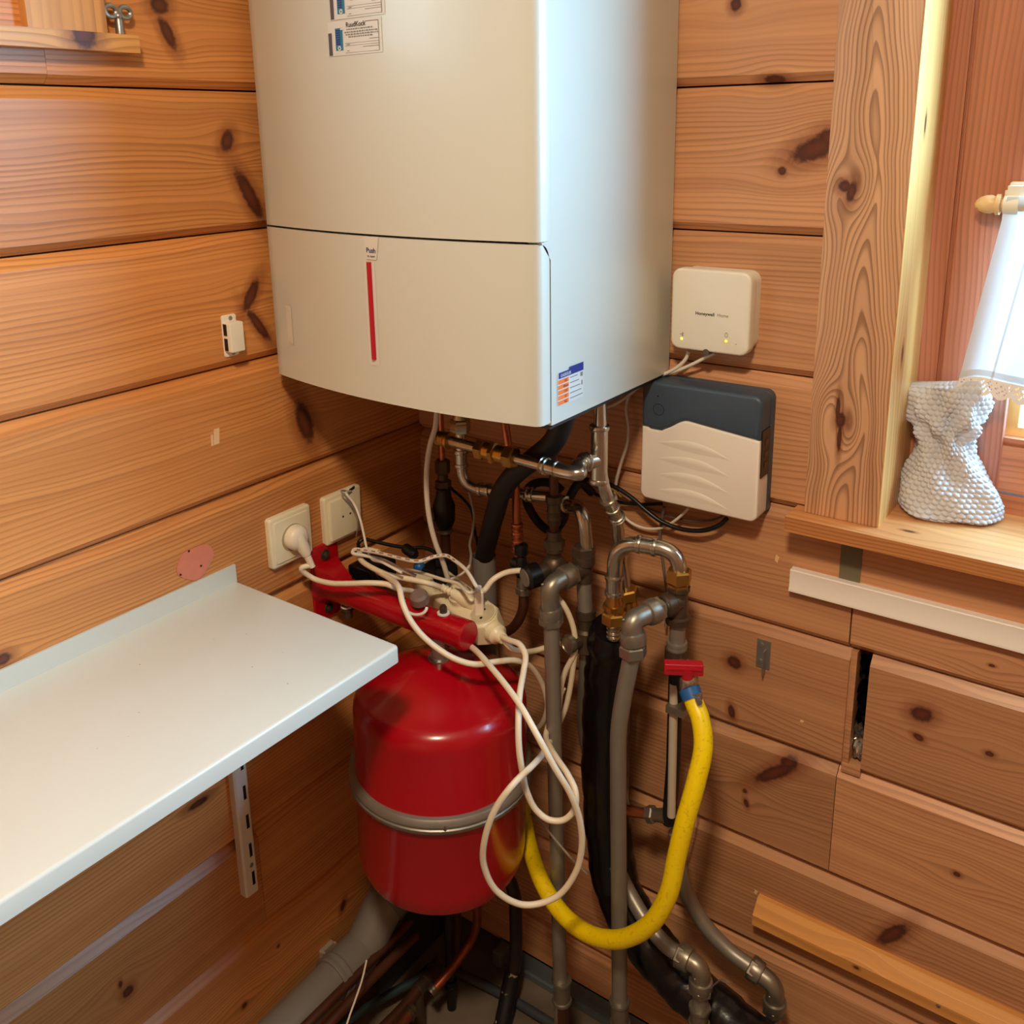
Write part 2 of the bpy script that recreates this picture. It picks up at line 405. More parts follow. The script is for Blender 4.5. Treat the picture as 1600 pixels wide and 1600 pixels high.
XS = 0.7545; XG0 = 0.7596; XG1 = 0.7862
wr = MB(); XC = 0.735; XW = 2.02
for i in range(len(GR)-1):
    z0, z1 = GR[i], GR[i+1]; p = i+21.7
    if z0 < 0.5: sp = [(0, FX)]
    elif i == 3: sp = [(0, XS), (XS+0.001, FX)]
    elif i == 4: sp = [(0, XG0), (XG1, FX)]
    elif i == 5: sp = [(0, XS+0.0015), (XS+0.0035, FX)]
    elif z0 < 1.0: sp = [(0, FX)]
    elif z0 < 1.9: sp = [(0, XC), (XW, FX)]
    else: sp = [(0, FX)]
    for k, (a, b) in enumerate(sp): plank(wr, 'R', a, b, z0, z1, p+k*0.53)
wr.pid = 0.01
wr.box((-0.14, 0.045, 0), (XC, 0.14, 2.42)); wr.box((XC, 0.045, 0), (FX, 0.14, 1.05)); wr.box((XC, 0.045, 1.99), (FX, 0.14, 2.42)); wr.box((XW, 0.045, 1.05), (FX, 0.14, 2.42))
# pale end grain and ledge seen through the slot between the boards
wr.pid = 22.2; wr.box((XG0, 0.004, 0.697), (XG0+0.0085, 0.044, 0.878)); wr.box((XG0, 0.002, 0.690), (XG1-0.0006, 0.03, 0.7035))
wall_back = struct(wr.build('wall_back', WOODR))

fl = MB(); fl.box((-0.14, FR-0.1, -0.06), (FX+0.1, 0.14, 0.0))
CONC = mat('dusty_concrete', (112, 98, 84), 0.85, noise=0.4, nscale=14, bump=0.4)
struct(fl.build('floor', CONC))
ce = MB(); ce.box((-0.14, FR-0.1, 2.42), (FX+0.1, 0.14, 2.48)); struct(ce.build('ceiling', mat('pale_ceiling', (206, 170, 128), 0.7)))
PLAIN = mat('plain_pine', (190, 128, 78), 0.5, noise=0.15, nscale=4)
w3 = MB(); w3.box((FX, FR-0.1, 0), (FX+0.1, 0.14, 2.42)); struct(w3.build('wall_right', PLAIN))
w4 = MB(); w4.box((-0.14, FR-0.1, 0), (FX, FR, 2.42)); struct(w4.build('wall_front', PLAIN))
# blue-grey sheet upstand under the lowest board
bb = MB(); bb.box((0.15, 0.0, 0.0), (FX, 0.03, 0.055)); bb.box((0.15, -0.006, 0.0), (FX, 0.0, 0.012))
struct(bb.build('baseboard_back', mat('blue_grey_sheet', (96, 106, 112), 0.55, noise=0.3, nscale=18)))
bl = MB(); bl.box((0.0, FR, 0.0), (0.012, 0.0, 0.05)); struct(bl.build('baseboard_left', OLDCOP))

# pinkish filler patch left by a removed fitting on the left wall
pc = (0.0000, -0.4743, 0.9976); pm = MB()
out = [(0.028*math.cos(a)*(1+0.10*math.sin(2*a+1)), 0.024*math.sin(a)*(1+0.12*math.sin(3*a))) for a in [2*math.pi*k/28 for k in range(28)]]
pm.prism(out, pc, (0, 1, 0), (0, 0, 1), (1, 0, 0), 0.0012)
for (a, b) in (((296, 861), 0), ((314, 883), 0), ((282, 897), 0)):
    pass
patch = pm.build('filler_patch', mat('pink_filler', (206, 122, 96), 0.7, noise=0.12, nscale=90)); patch.parent = wall_left; patch['label'] = 'pinkish round filler patch with nail holes'
ph = MB()
for q in ((0.0013, -0.4831, 1.0177), (0.0013, -0.4668, 0.9892), (0.0013, -0.5000, 0.9892)): ph.lathe(q, (1, 0, 0), [(0, 0.0016), (0.0006, 0.0016)], 8)
po = ph.build('nail_hole', DARK); po.parent = patch
# scuffs: small pale chips in the varnish
sc = MB()
for q, w, h in (((0.0000, -0.4194, 1.1647), 0.006, 0.022), ((0.0000, -0.4272, 1.1613), 0.002, 0.016)): sc.prism([(-w, -h/2), (w*0.6, -h/2), (w, h/2), (-w*0.5, h/2)], q, (0, 1, 0), (0, 0, 1), (1, 0, 0), 0.0005)
for q, w, h in (((0.6509, 0.0000, 0.9867), 0.003, 0.006), ((0.6499, 0.0000, 0.4266), 0.003, 0.004), ((0.7013, 0.0000, 0.7482), 0.003, 0.002)): sc.prism([(-w, -h/2), (w*0.3, -h), (w, h/2), (-w*0.5, h)], q, (1, 0, 0), (0, 0, 1), (0, -1, 0), 0.0005)
so = sc.build('varnish_chip', mat('bare_pine', (232, 196, 150), 0.7)); so.parent = wall_left; so['label'] = 'pale chips in the varnish'

# ---------------------------------------------------------------- the window in the back wall
CASW = wood('pine_casing', (212, 164, 124), (146, 98, 70), grain='z', across='x', freq=185, line=0.66, warp=0.012, cath=(1.3, 0.741, 0.11), stripe=70,
    knots=[(1.4955, 0.7121, 0.008, 0.008, 0), (1.4890, 0.7209, 0.014, 0.006, 0.2), (1.2060, 0.7287, 0.012, 0.007, 0), (1.2197, 0.7245, 0.02, 0.003, 0), (1.1823, 0.7289, 0.022, 0.003, 0)])
JAMW = wood('pine_jamb', (226, 168, 98), (186, 120, 62), grain='z', across='y', freq=90, line=0.5, knots=[(1.5662, 0.0311, 0.012, 0.004, 0), (1.2901, 0.0236, 0.012, 0.004, 0)])
SASW = wood('red_pine_frame', (190, 124, 98), (144, 84, 68), grain='z', across='x', freq=150, line=0.35)
SASH_H = wood('red_pine_rail', (196, 128, 92), (150, 90, 66), grain='x', across='z', freq=100, line=0.5)
SILW = wood('pine_sill', (206, 146, 92), (168, 104, 60), grain='x', across='y', freq=60, line=0.4, knots=[(0.8197, -0.0091, 0.008, 0.003, 0)])
SILE = wood('pine_sill_edge', (196, 132, 78), (128, 74, 44), grain='x', across='z', freq=200, line=0.8, warp=0.03)
m = MB(); m.rbox((0.7372, 0.0, 1.60), (0.0938, 1.055, 0.021), 0.0008, 0.001); trim = struct(m.build('trim_1', CASW))
m = MB(); m.box((0.7842, -0.0202, 1.0725), (0.7852, 0.0, 2.0)); m.box((0.735, 0.0, 1.0725), (0.785, 0.045, 2.0)); m.box((0.735, 0.045, 1.0725), (0.785, 0.20, 2.0)); struct(m.build('trim_2', JAMW))
m = MB(); m.box((1.97, 0.0, 1.0725), (2.02, 0.20, 2.0)); m.box((0.785, 0.0, 1.95), (1.97, 0.2, 2.0)); m.rbox((2.02, 0.0, 1.60), (0.0945, 1.055, 0.021), 0.0015, 0.002); struct(m.build('trim_3', JAMW))
m = MB(); m.box((0.675, -0.048, 1.0525), (2.10, 0.0, 1.0725)); m.box((0.735, 0.0, 1.0525), (2.02, 0.20, 1.0725)); struct(m.build('trim_4', SILW))
m = MB(); m.box((0.675, -0.0495, 1.0525), (2.10, -0.048, 1.0725)); e = m.build('sill_edge', SILE); e.parent = bpy.data.objects['trim_4']
# frame post, casement sash, glazing
YF = 0.118
m = MB(); m.box((0.785, YF, 1.0725), (0.808, 0.20, 1.95)); m.box((0.808, YF+0.004, 1.0725), (0.8125, 0.20, 1.95)); m.box((1.947, YF, 1.0725), (1.97, 0.20, 1.95)); m.box((0.785, YF, 1.93), (1.97, 0.2, 1.95))
win = struct(m.build('window_1', SASW))
m = MB(); m.box((0.8125, YF, 1.0725), (1.947, 0.2, 1.098)); o = m.build('bottom_frame', SASH_H, win)
x0, x1, z0, z1 = 0.8135, 1.945, 1.104, 1.928; gx, gz = 0.083, 0.072
m = MB(); m.prism([(0, 0), (gx, 0), (gx, z1-z0), (0, z1-z0)], (x0, YF+0.034, z0), (1, 0, 0), (0, 0, 1), (0, -1, 0), 0.042, 0.004)
m.prism([(0, 0), (gx, 0), (gx, z1-z0), (0, z1-z0)], (x1-gx, YF+0.034, z0), (1, 0, 0), (0, 0, 1), (0, -1, 0), 0.042, 0.004); m.build('sash_stile', SASW, win)
m = MB(); m.box((x0+gx, YF-0.004, z0), (x1-gx, YF+0.034, z0+gz-0.012)); m.prism([(0, 0), (0.038, 0), (0.038, -0.012), (0.006, -0.012)], (x0+gx, YF-0.004, z0+gz), (0, 1, 0), (0, 0, 1), (1, 0, 0), x1-x0-2*gx); m.box((x0+gx, YF-0.004, z1-gz), (x1-gx, YF+0.034, z1)); m.build('sash_rail', SASH_H, win)
m = MB()
for (a, b) in (((x0+gx, YF+0.010, z0+gz), (x0+gx+0.013, YF+0.030, z1-gz)), ((x0+gx+0.0131, YF+0.010, z0+gz), (x1-gx-0.0131, YF+0.030, z0+gz+0.012)), ((x1-gx-0.013, YF+0.010, z0+gz), (x1-gx, YF+0.030, z1-gz))): m.box(a, b)
m.build('glazing_bead', JAMW, win)
def glass_mat(name, tint):
    g = bpy.data.materials.new(name); g.use_nodes = True; nt = g.node_tree; nt.nodes.clear()
    out = nt.nodes.new('ShaderNodeOutputMaterial'); mx = nt.nodes.new('ShaderNodeMixShader'); t = nt.nodes.new('ShaderNodeBsdfTransparent'); gl = nt.nodes.new('ShaderNodeBsdfGlossy')
    mx.inputs[0].default_value = 0.05; t.inputs[0].default_value = tint; gl.inputs['Roughness'].default_value = 0.02
    nt.links.new(t.outputs[0], mx.inputs[1]); nt.links.new(gl.outputs[0], mx.inputs[2]); nt.links.new(mx.outputs[0], out.inputs[0]); return g
GLASS = glass_mat('window_glass', (0.93, 0.98, 0.98, 1))
m = MB(); m.box((x0+gx, YF+0.018, z0+gz), (x1-gx, YF+0.022, z1-gz)); m.build('pane', GLASS, win)
# small leaf pattern etched low on the glass
m = MB()
for k in range(5):
    c = V((x0+gx+0.030+k*0.03, YF+0.0175, z0+gz+0.030))
    for a in range(6):
        t = a*math.pi/3; d = V((math.cos(t), 0, math.sin(t))); q = V((-math.sin(t), 0, math.cos(t)))
        m.add([c+d*0.002, c+d*0.008+q*0.002, c+d*0.014, c+d*0.008-q*0.002], [(0, 1, 2, 3)])
m.build('etched_pattern', mat('etched_glass', (150, 176, 182), 0.6), win)

# side window in the left wall: only its sill and casing reach the picture
m = MB(); m.box((-0.10, -1.60, 1.661), (0.0, -0.655, 1.681)); m.box((0.0, -1.62, 1.661), (0.020, -0.4841, 1.681))
SIL2 = wood('pine_side_sill', (228, 172, 104), (180, 116, 62), grain='y', across='z', freq=160, line=0.7, warp=0.03, knots=[(-0.5531, 1.6801, 0.017, 0.021, 0)], knotcol=(70, 44, 46))
struct(m.build('trim_5', SIL2))
m = MB(); m.box((0.0, -0.6129, 1.681), (0.014, -0.5197, 2.30)); struct(m.build('trim_6', wood('pine_side_casing', (226, 168, 100), (188, 122, 66), grain='z', across='y', freq=75, line=0.7, stripe=40)))
m = MB(); m.box((-0.14, -0.668, 1.681), (-0.001, -0.637, 2.2)); m.box((-0.14, -1.52, 1.681), (0.0, -1.5, 2.2)); m.box((-0.11, -1.5, 1.681), (-0.07, -1.45, 2.2)); m.box((-0.11, -0.71, 1.681), (-0.07, -0.655, 2.2))
struct(m.build('window_2', SASW)); m = MB(); m.box((-0.092, -1.45, 1.681), (-0.088, -0.71, 2.2)); m.build('pane', GLASS, bpy.data.objects['window_2'])

# ---------------------------------------------------------------- boiler on the back wall
BX0, BX1, BZ, BS, BT = 0.017, 0.480, 1.236, 1.4455, 1.99
def bfront(x):
    t = (x-BX0)/(BX1-BX0); return -0.319-0.0105*t-0.026*4*t*(1-t)
def barc(y_back, n=22, r=0.007, xa=BX0, xb=BX1):
    pts = [(xa, y_back)]
    for k in range(n+1):
        x = xa+(xb-xa)*k/n
        if k == 0: pts += [(xa, bfront(xa)+r), (xa+r*0.3, bfront(xa)+r*0.3), (xa+r, bfront(xa+r))]
        elif k == n: pts += [(xb-r, bfront(xb-r)), (xb-r*0.3, bfront(xb)+r*0.3), (xb, bfront(xb)+r)]
        else: pts.append((x, bfront(x)))
    return pts+[(xb, y_back)]
boiler = thing('wall_boiler', 'tall cream-white wall-hung boiler with a curved front in the corner', 'boiler', (0.25, -0.16, BZ))
m = MB(); m.prism([(BX0, -0.004), (BX0, -0.306), (BX1, -0.306), (BX1, -0.004)], (0, 0, BZ-0.004), (1, 0, 0), (0, 1, 0), (0, 0, 1), BT-BZ+0.004)
m.add([(BX1-0.02, -0.306, BS+0.002), (BX1, -0.306, BS-0.020), (BX1, -0.306, BS+0.002), (BX1-0.02, -0.326, BS+0.002), (BX1, -0.3245, BS+0.001), (BX1, -0.308, BS-0.018)], [(0, 1, 2), (0, 3, 4, 2), (2, 4, 5, 1), (0, 1, 5, 3), (3, 5, 4)])
m.build('casing', WHITE, boiler)
m = MB(); m.prism(barc(-0.3061), (0, 0, BS+0.0018), (1, 0, 0), (0, 1, 0), (0, 0, 1), BT-BS); m.build('front_cover', WHITE, boiler)
# the flap: same curve, with a rounded upper corner on its side return
door = MB(); oc = barc(-0.3085); n = len(oc); lv = [(BZ, 0)]+[(BS-0.022+0.021*math.sin(a), 0.017*(1-math.cos(a))) for a in [i*PI2/5 for i in range(6)]]
vs = []; fs = []
for (z, ins) in lv:
    for (x, y) in oc: vs.append((x, min(y, -0.3085-ins) if x > BX1-0.006 and y > -0.326 else y, z))
for r in range(len(lv)-1):
    for i in range(n): fs.append((r*n+i, r*n+(i+1) % n, (r+1)*n+(i+1) % n, (r+1)*n+i))
fs.append(tuple(range(n))[::-1]); fs.append(tuple(range((len(lv)-1)*n, len(lv)*n)))
door.add(vs, fs); door_o = door.build('front_flap', WHITE, boiler)
m = MB(); m.box((BX0+0.004, -0.32, BS-0.004), (BX1-0.003, -0.30, BS+0.004)); m.box((BX1-0.02, -0.3084, BZ+0.002), (BX1-0.0006, -0.300, BS-0.02)); m.build('seam_gasket', mat('dark_seam_rubber', (60, 54, 48), 0.8), boiler)  # dark rubber strips in the seams round the flap
m = MB(); m.box((BX0+0.006, -0.304, BZ-0.010), (BX1-0.004, -0.01, BZ-0.004)); m.box((BX1-0.007, -0.303, BZ-0.0065), (BX1-0.001, -0.01, BZ-0.0035)); m.box((BX1-0.03, -0.29, BZ-0.012), (BX1-0.012, -0.26, BZ-0.004)); m.build('base_tray', mat('dark_sheet_steel', (56, 54, 54), 0.45, 0.6), boiler)
def onfront(p, e=0.0006): return V((p.x, bfront(p.x)-e, p.z))
def fpatch(mb, x0, z0, x1, z1, e, nx=8, sk=0.0):
    vs = []
    for i in range(nx+1):
        x = x0+(x1-x0)*i/nx
        vs += [(x, bfront(x)-e, z0+sk*i/nx), (x, bfront(x)-e, z1+sk*i/nx)]
    mb.add(vs, [(2*i, 2*i+2, 2*i+3, 2*i+1) for i in range(nx)])
sx0, sz0 = 0.2431, 1.2910; sx1, sz1 = 0.2476, 1.4134
m = MB(); m.tube([(sx0, bfront(sx0)-0.0003, sz0)]+[(sx0, bfront(sx0)-0.0006, sz0+(sz1-sz0)*k/6) for k in range(1, 7)], 0.0036, 10); m.build('red_strip', REDP, door_o)
m = MB(); fpatch(m, sx0-0.009, sz0-0.008, sx0+0.009, sz1, 0.0004); o = m.build('strip_recess', mat('white_recess', (208, 206, 198), 0.3), door_o)
px0, pz0 = 0.2478, 1.4167; m = MB()
m.add([onfront(V((px0+a, 0, pz0+b)), 0.0009) for a, b in ((-0.0085, 0), (0.0085, 0), (0.0135, 0.028), (-0.0135, 0.028))], [(0, 1, 2, 3)])
pl = m.build('push_label', CLEAR, door_o); pl['label'] = 'clear sticker reading Push'
m = MB(); text(m, 'Push', 0.0085, (px0, 0, pz0+0.0085), (1, 0, 0), (0, 0, 1), (0, -1, 0), 0.02, 'CENTER', lambda p: onfront(p, 0.0014)); text(m, 'to open', 0.0042, (px0, 0, pz0+0.003), (1, 0, 0), (0, 0, 1), (0, -1, 0), 0.01, 'CENTER', lambda p: onfront(p, 0.0014)); ROOT[pl.name] = ROOT[door_o.name]; m.build('push_wording', NAVY, boiler)
tx0, tz0 = 0.0617, 1.2862; tx1, tz1 = 0.0845, 1.3402
m = MB(); fpatch(m, tx0-0.003, tz0, tx0+0.011, tz1, 0.0008, 4); m.build('clear_pad', CLEAR, door_o)
DOT = mat('beige_dot', (196, 186, 166), 0.3)
for q in (0.1, 0.9):
    m = MB(); c = onfront(V((tx0+0.004, 0, tz0+(tz1-tz0)*q)), 0.001); m.lathe(c, (0, -1, 0), [(0, 0.0022), (0.0004, 0.0022)], 10); m.build('pad_dot', DOT, door_o)
# service stickers near the top of the front
def sticker(name, ax, az, wdt, hgt, sk):
    s = MB(); fpatch(s, ax, az, ax+wdt, az+hgt, 0.0006, 8, sk); st = s.build(name, PAPER, boiler)
    b = MB(); k = lambda x, z: V((x, 0, z+sk*(x-ax)/wdt))
    f = lambda e: (lambda p: onfront(k(p.x, p.z), e))
    def bar(mb, u0, w0, u1, w1, e):
        x0, x1, z0, z1 = ax+u0*wdt, ax+u1*wdt, az+w0*hgt, az+w1*hgt
        mb.add([f(e)(V(c)) for c in ((x0, 0, z0), (x1, 0, z0), (x1, 0, z1), (x0, 0, z1))], [(0, 1, 2, 3)])
    t = MB(); bar(t, 0.145, 0.15, 0.29, 0.80, 0.0009); t.build('teal_band', TEAL, st)
    t = MB(); bar(t, 0.005, 0.02, 0.075, 0.68, 0.0009); t.build('dark_band', mat('plum_ink', (84, 72, 82), 0.5), st)
    bl = MB()
    for i in range(7): bar(bl, 0.155, 0.32+i*0.065, 0.245, 0.36+i*0.065, 0.0012)
    bl.build('band_lettering', NAVY, st)
    ring = MB(); c = V((ax+0.218*wdt, 0, az+0.215*hgt))
    for a in range(14):
        t0, t1 = a/14*2*math.pi, (a+1)/14*2*math.pi
        ring.add([f(0.0012)(c+V((math.cos(q)*r, 0, math.sin(q)*r))) for q, r in ((t0, 0.0028), (t1, 0.0028), (t1, 0.0013), (t0, 0.0013))], [(0, 1, 2, 3)])
    bar(ring, 0.25, 0.74, 0.31, 0.79, 0.0012); ring.build('ring_mark', PAPER, st)
    w = MB(); text(w, 'RuudKock', hgt*0.20, (ax+0.36*wdt, 0, az+0.80*hgt), (1, 0, 0), (0, 0, 1), (0, -1, 0), 0.018, 'LEFT', f(0.0010)); w.build('shop_name', INK, st)
    w = MB(); rnd = random.Random(3)
    for (r, u0, u1) in ((0.735, 0.37, 0.86), (0.655, 0.33, 0.93), (0.585, 0.35, 0.95), (0.515, 0.40, 0.84)):
        u = u0
        while u < u1:
            d = rnd.uniform(0.012, 0.05); bar(w, u, r-0.018, min(u+d, u1), r+0.018, 0.0010); u += d+0.012
    w.build('small_print', GINK, st)
    w = MB()
    for (r, u0) in ((0.42, 0.78), (0.335, 0.33), (0.265, 0.33), (0.205, 0.66), (0.06, 0.33)): bar(w, u0, r-0.006, 0.95, r+0.006, 0.0010)
    bar(w, 0.72, 0.905, 0.95, 0.925, 0.001); bar(w, 0.943, 0.06, 0.955, 0.92, 0.001); bar(w, 0.36, 0.29, 0.42, 0.31, 0.001); bar(w, 0.36, 0.11, 0.41, 0.125, 0.001)
    w.build('form_rule', GINK, st)
ax, az = 0.1943, 1.6543; bx, bz = 0.2831, 1.6546; _, cz = 0.2858, 1.6926
sticker('service_sticker', ax, az, bx-ax, cz-bz, bz-az)
ax2, az2 = 0.1995, 1.6982
sticker('service_sticker', ax2+0.001, az2-0.004, bx-ax, cz-bz, bz-az)
# energy label on the right side
E0 = V((0.4803, -0.2940, 1.2518)); E1 = V((0.4803, -0.2367, 1.2490)); E2 = V((0.4803, -0.2355, 1.2915)); ez = V((0, 0, 1)); eu = V((0, 1, 0))
ew = E1.y-E0.y; eh = E2.z-E1.z; eo = V((BX1+0.0005, E0.y, E0.z))
def ebar(mb, u0, w0, u1, w1, e): mb.add([eo+eu*(u*ew)+ez*(w*eh)+V((e, 0, 0)) for u, w in ((u0, w0), (u1, w0), (u1, w1), (u0, w1))], [(0, 1, 2, 3)])
m = MB(); ebar(m, 0, 0, 1, 0.95, 0); es = m.build('rating_sticker', PAPER, boiler)
m = MB(); ebar(m, 0.04, 0.78, 1.0, 0.95, 0.0003); ebar(m, 0.44, 0.95, 1.0, 1.02, 0.0003); m.build('sticker_header', NAVY, es)
m = MB()
for i in range(5): ebar(m, 0.02, 0.025+i*0.15, 0.42, 0.145+i*0.15, 0.0003)
m.build('orange_box', ORANGE, es)
m = MB(); text(m, 'GASKEUR', eh*0.125, eo+eu*(ew*0.10)+ez*(eh*0.815)+V((0.0006, 0, 0)), (0, 1, 0), (0, 0, 1), (1, 0, 0), 0.01); m.build('header_wording', PAPER, es)
m = MB()
for i, s in enumerate(('NZ', 'SV', 'CW', 'HRww', 'HR')): text(m, s, eh*0.10, eo+eu*(ew*0.30)+ez*(eh*(0.05+i*0.15))+V((0.0006, 0, 0)), (0, 1, 0), (0, 0, 1), (1, 0, 0), 0.01, 'CENTER')
m.build('box_wording', mat('rust_ink', (150, 48, 16), 0.5), es)
m = MB()
for i in range(5): ebar(m, 0.47, 0.09+i*0.15, 0.72+0.05*(5-i), 0.115+i*0.15, 0.0003)
ebar(m, 0.88, 0.62, 0.97, 0.74, 0.0003); ebar(m, 0.92, 0.36, 0.96, 0.5, 0.0003); m.build('side_print', GINK, es)

# ---------------------------------------------------------------- wall boxes right of the boiler
hc = (0.5525, 0.0, 1.3305)
rec = thing('receiver_box', 'square white wireless receiver box with two green lights, right of the boiler', 'receiver', hc)
m = MB(); m.rbox((0.5545, 0, 1.3320), (0.106, 0.105, 0.020), 0.014, 0.003); m.build('back_shell', WHITEP, rec)
m = MB(); m.rbox((0.5525, -0.019, 1.3305), (0.112, 0.110, 0.017), 0.013, 0.0035); fc = m.build('front_cover', WHITEP, rec)
m = MB(); q = (0.5311, -0.0362, 1.3261); text(m, 'Honeywell', 0.0063, (0.5325, -0.0363, q[2]-0.001), (1, 0, 0), (0, 0, 1), (0, -1, 0), 0.02); m.build('maker_name', INK, fc)
m = MB(); text(m, 'Home', 0.0063, (0.5635, -0.0363, q[2]-0.001), (1, 0, 0), (0, 0, 1), (0, -1, 0), 0.0); m.build('maker_name', GINK, fc)
LED = mat('lit_green_diode', (210, 230, 90), 0.4, emit=(214, 255, 60), est=2.2)
LA = V((0.5135, -0.0361, 1.2900)); LB = V((0.5775, -0.0361, 1.2938)); LC = V((0.5914, -0.0361, 1.2911))
for q in (LA, LB):
    m = MB(); m.lathe(q, (0, -1, 0), [(0, 0.0017), (0.0005, 0.0015)], 12); m.build('status_light', LED, fc)
m = MB(); m.lathe(LB+V((0, 0.0003, -0.0015)), (0, -1, 0), [(0, 0.0062), (0.0004, 0.0058)], 20); m.build('push_button', CREAM, fc)
m = MB(); a = LA+V((0, -0.0003, 0.0055))
m.box(a+V((-0.003, 0, 0.0004)), a+V((0.0005, 0.0002, 0.001))); m.add([a+V(c) for c in ((0.0005, 0, -0.002), (0.0014, 0, -0.002), (0.0014, 0, 0.0032), (0.0005, 0, 0.0032))], [(0, 1, 2, 3)]); m.box(a+V((0.0014, 0, 0.0018)), a+V((0.003, 0.0002, 0.0024))); m.box(a+V((0.0014, 0, -0.0012)), a+V((0.003, 0.0002, -0.0006)))
b = LB+V((0, -0.0003, 0.0075))
for k in range(10):
    t0, t1 = k/10*2*math.pi, (k+1)/10*2*math.pi
    if k == 0: m.build('symbol', GINK, fc); m = MB()
    sh = lambda t, r: b+V((math.cos(t)*r*0.75, 0, math.sin(t)*r*(1.35 if math.sin(t) > 0 else 0.8)))
    m.add([sh(t0, 0.003), sh(t1, 0.003), sh(t1, 0.0023), sh(t0, 0.0023)], [(0, 1, 2, 3)])
m.build('symbol', GINK, fc); m = MB(); m.lathe(LC, (0, -1, 0), [(0, 0.0007), (0.0003, 0.0007)], 8); m.build('reset_hole', GINK, fc)
m = MB(); q = (0.5496, -0.0300, 1.2763); m.lathe((q[0], -0.0262, 1.2752), (0, -1, 0), [(0, 0.0046), (0.0105, 0.0046)], 14); m.build('latch_screw', mat('brown_screw', (92, 74, 60), 0.5), fc)

mc = V((0.5510, -0.0450, 1.1291)); mx0, mx1, mz0, mz1 = 0.4600, 0.6355, 1.0520, 1.2270
met = thing('monitor_box', 'flat two-tone box, charcoal top and warm white wavy front, under the square receiver', 'control box', ((mx0+mx1)/2, 0, mz0))
cx, cz = (mx0+mx1)/2, (mz0+mz1)/2; w, h = mx1-mx0, mz1-mz0
m = MB(); m.rbox((cx+0.0005, 0, cz+0.0005), (w+0.001, h+0.001, 0.0125), 0.012, 0.001); m.rbox((cx, -0.012, cz), (w-0.006, h-0.006, 0.026), 0.011, 0.001)
hump = lambda t: 0.0 if t < 0.16 else (0.5-0.5*math.cos(min(1, (t-0.16)/0.24)*math.pi))
top = []
for k in range(41):
    t = k/40; top.append((mx0+0.001+(w-0.002)*t, mz0+h*(0.612+0.105*hump(t)-0.060*max(0, t-0.40)/0.6-0.012*(t > 0.05)*(t < 0.18))))
r = 0.011
up = [(mx0+r*(1-math.cos(a)), mz1-r*(1-math.sin(a))) for a in [i*PI2/5 for i in range(6)]]+[(mx1-r*(1-math.sin(a)), mz1-r*(1-math.cos(a))) for a in [i*PI2/5 for i in range(6)]]
m.prism(up+[(x, z+0.0006) for x, z in top[::-1]], (0, -0.0125, 0), (1, 0, 0), (0, 0, 1), (0, -1, 0), 0.0340, 0.005)
m.build('back_shell', CHARC, met)
lo = [(mx1-r*(1-math.cos(a)), mz0+r*(1-math.sin(a))) for a in [i*PI2/5 for i in range(6)]]+[(mx0+r*(1-math.sin(a)), mz0+r*(1-math.cos(a))) for a in [i*PI2/5 for i in range(6)]]
m = MB(); m.prism(lo+top, (0, -0.0125, 0), (1, 0, 0), (0, 0, 1), (0, -1, 0), 0.033, 0.003)
fc2 = m.build('front_panel', LGREY, met)
# low raised waves across the front
for k in range(4):
    m = MB(); n = 24; z0 = mz0+h*(0.50-0.135*k); vs = []
    for i in range(n+1):
        t = i/n; x = mx0+w*(0.15+0.62*t); hh = 0.013*math.sin(math.pi*t)
        zz = z0+0.012*math.sin(math.pi*t*0.9)-0.010*t
        for (dz, dy) in ((-hh*1.0, 0.0), (-hh*0.45, 0.0008*math.sin(math.pi*t)), (0.0, 0.0016*math.sin(math.pi*t)), (hh*0.25, 0.0)): vs.append((x, -0.04555-dy, zz+dz))
    m.add(vs, [(4*i+j, 4*i+j+1, 4*i+j+5, 4*i+j+4) for i in range(n) for j in range(3)]); m.build('raised_wave', LGREY, fc2)
bq = V((0.4869, -0.0466, 1.1879)); m = MB()
for k in range(24):
    t0, t1 = k/24*2*math.pi, (k+1)/24*2*math.pi
    m.add([bq+V((math.cos(t)*rr, 0, math.sin(t)*rr)) for t, rr in ((t0, 0.0085), (t1, 0.0085), (t1, 0.0077), (t0, 0.0077))], [(0, 1, 2, 3)])
m.lathe((0.4853, -0.0465, 1.2071), (0, -1, 0), [(0, 0.0013), (0.0003, 0.0013)], 10); m.build('button_ring', BLACKP, met)
m = MB(); m.box((mx1-0.004, -0.0405, mz0+0.062), (mx1+0.0006, -0.0128, mz0+0.128)); sk = m.build('socket_bay', BLACKP, met)
m = MB()
for z in (0.078, 0.093, 0.110):
    m = MB(); m.box((mx1+0.0004, -0.030, mz0+z-0.004), (mx1+0.0012, -0.018, mz0+z+0.004)); m.build('socket', BRONZE, met)

# ---------------------------------------------------------------- left wall: sockets, catch
def plate(name, label, q0, thick=0.010):
    c = V((0.0, q0[0], q0[1])); t = thing(name, label, 'socket', tuple(c))
    m = MB(); m.prism(rrect(0.081, 0.081, 0.005), c, (0, 1, 0), (0, 0, 1), (1, 0, 0), thick, 0.0035); m.build('frame', CREAM, t)
    return c, t
c1, so1 = plate('wall_socket', 'square cream wall socket with a white plug in it', (-0.3105, 0.9765))
U_, W_, N_ = V((0, 1, 0)), V((0, 0, 1)), V((1, 0, 0))
m = MB(); m.prism(rrect(0.066, 0.066, 0.002), c1+N_*0.0098, U_, W_, N_, 0.0022, 0.0008); m.build('cover', CREAM, so1)
m = MB(); pr = [(0, 0.0215), (0.0005, 0.0215), (0.0005, 0.0195), (0.0001, 0.0195)]; m.lathe(c1+N_*0.0121, N_, pr, 32); m.build('socket_rim', mat('dark_cream_rim', (176, 164, 132), 0.5), so1)  # rim ring in a darker cream than the plate
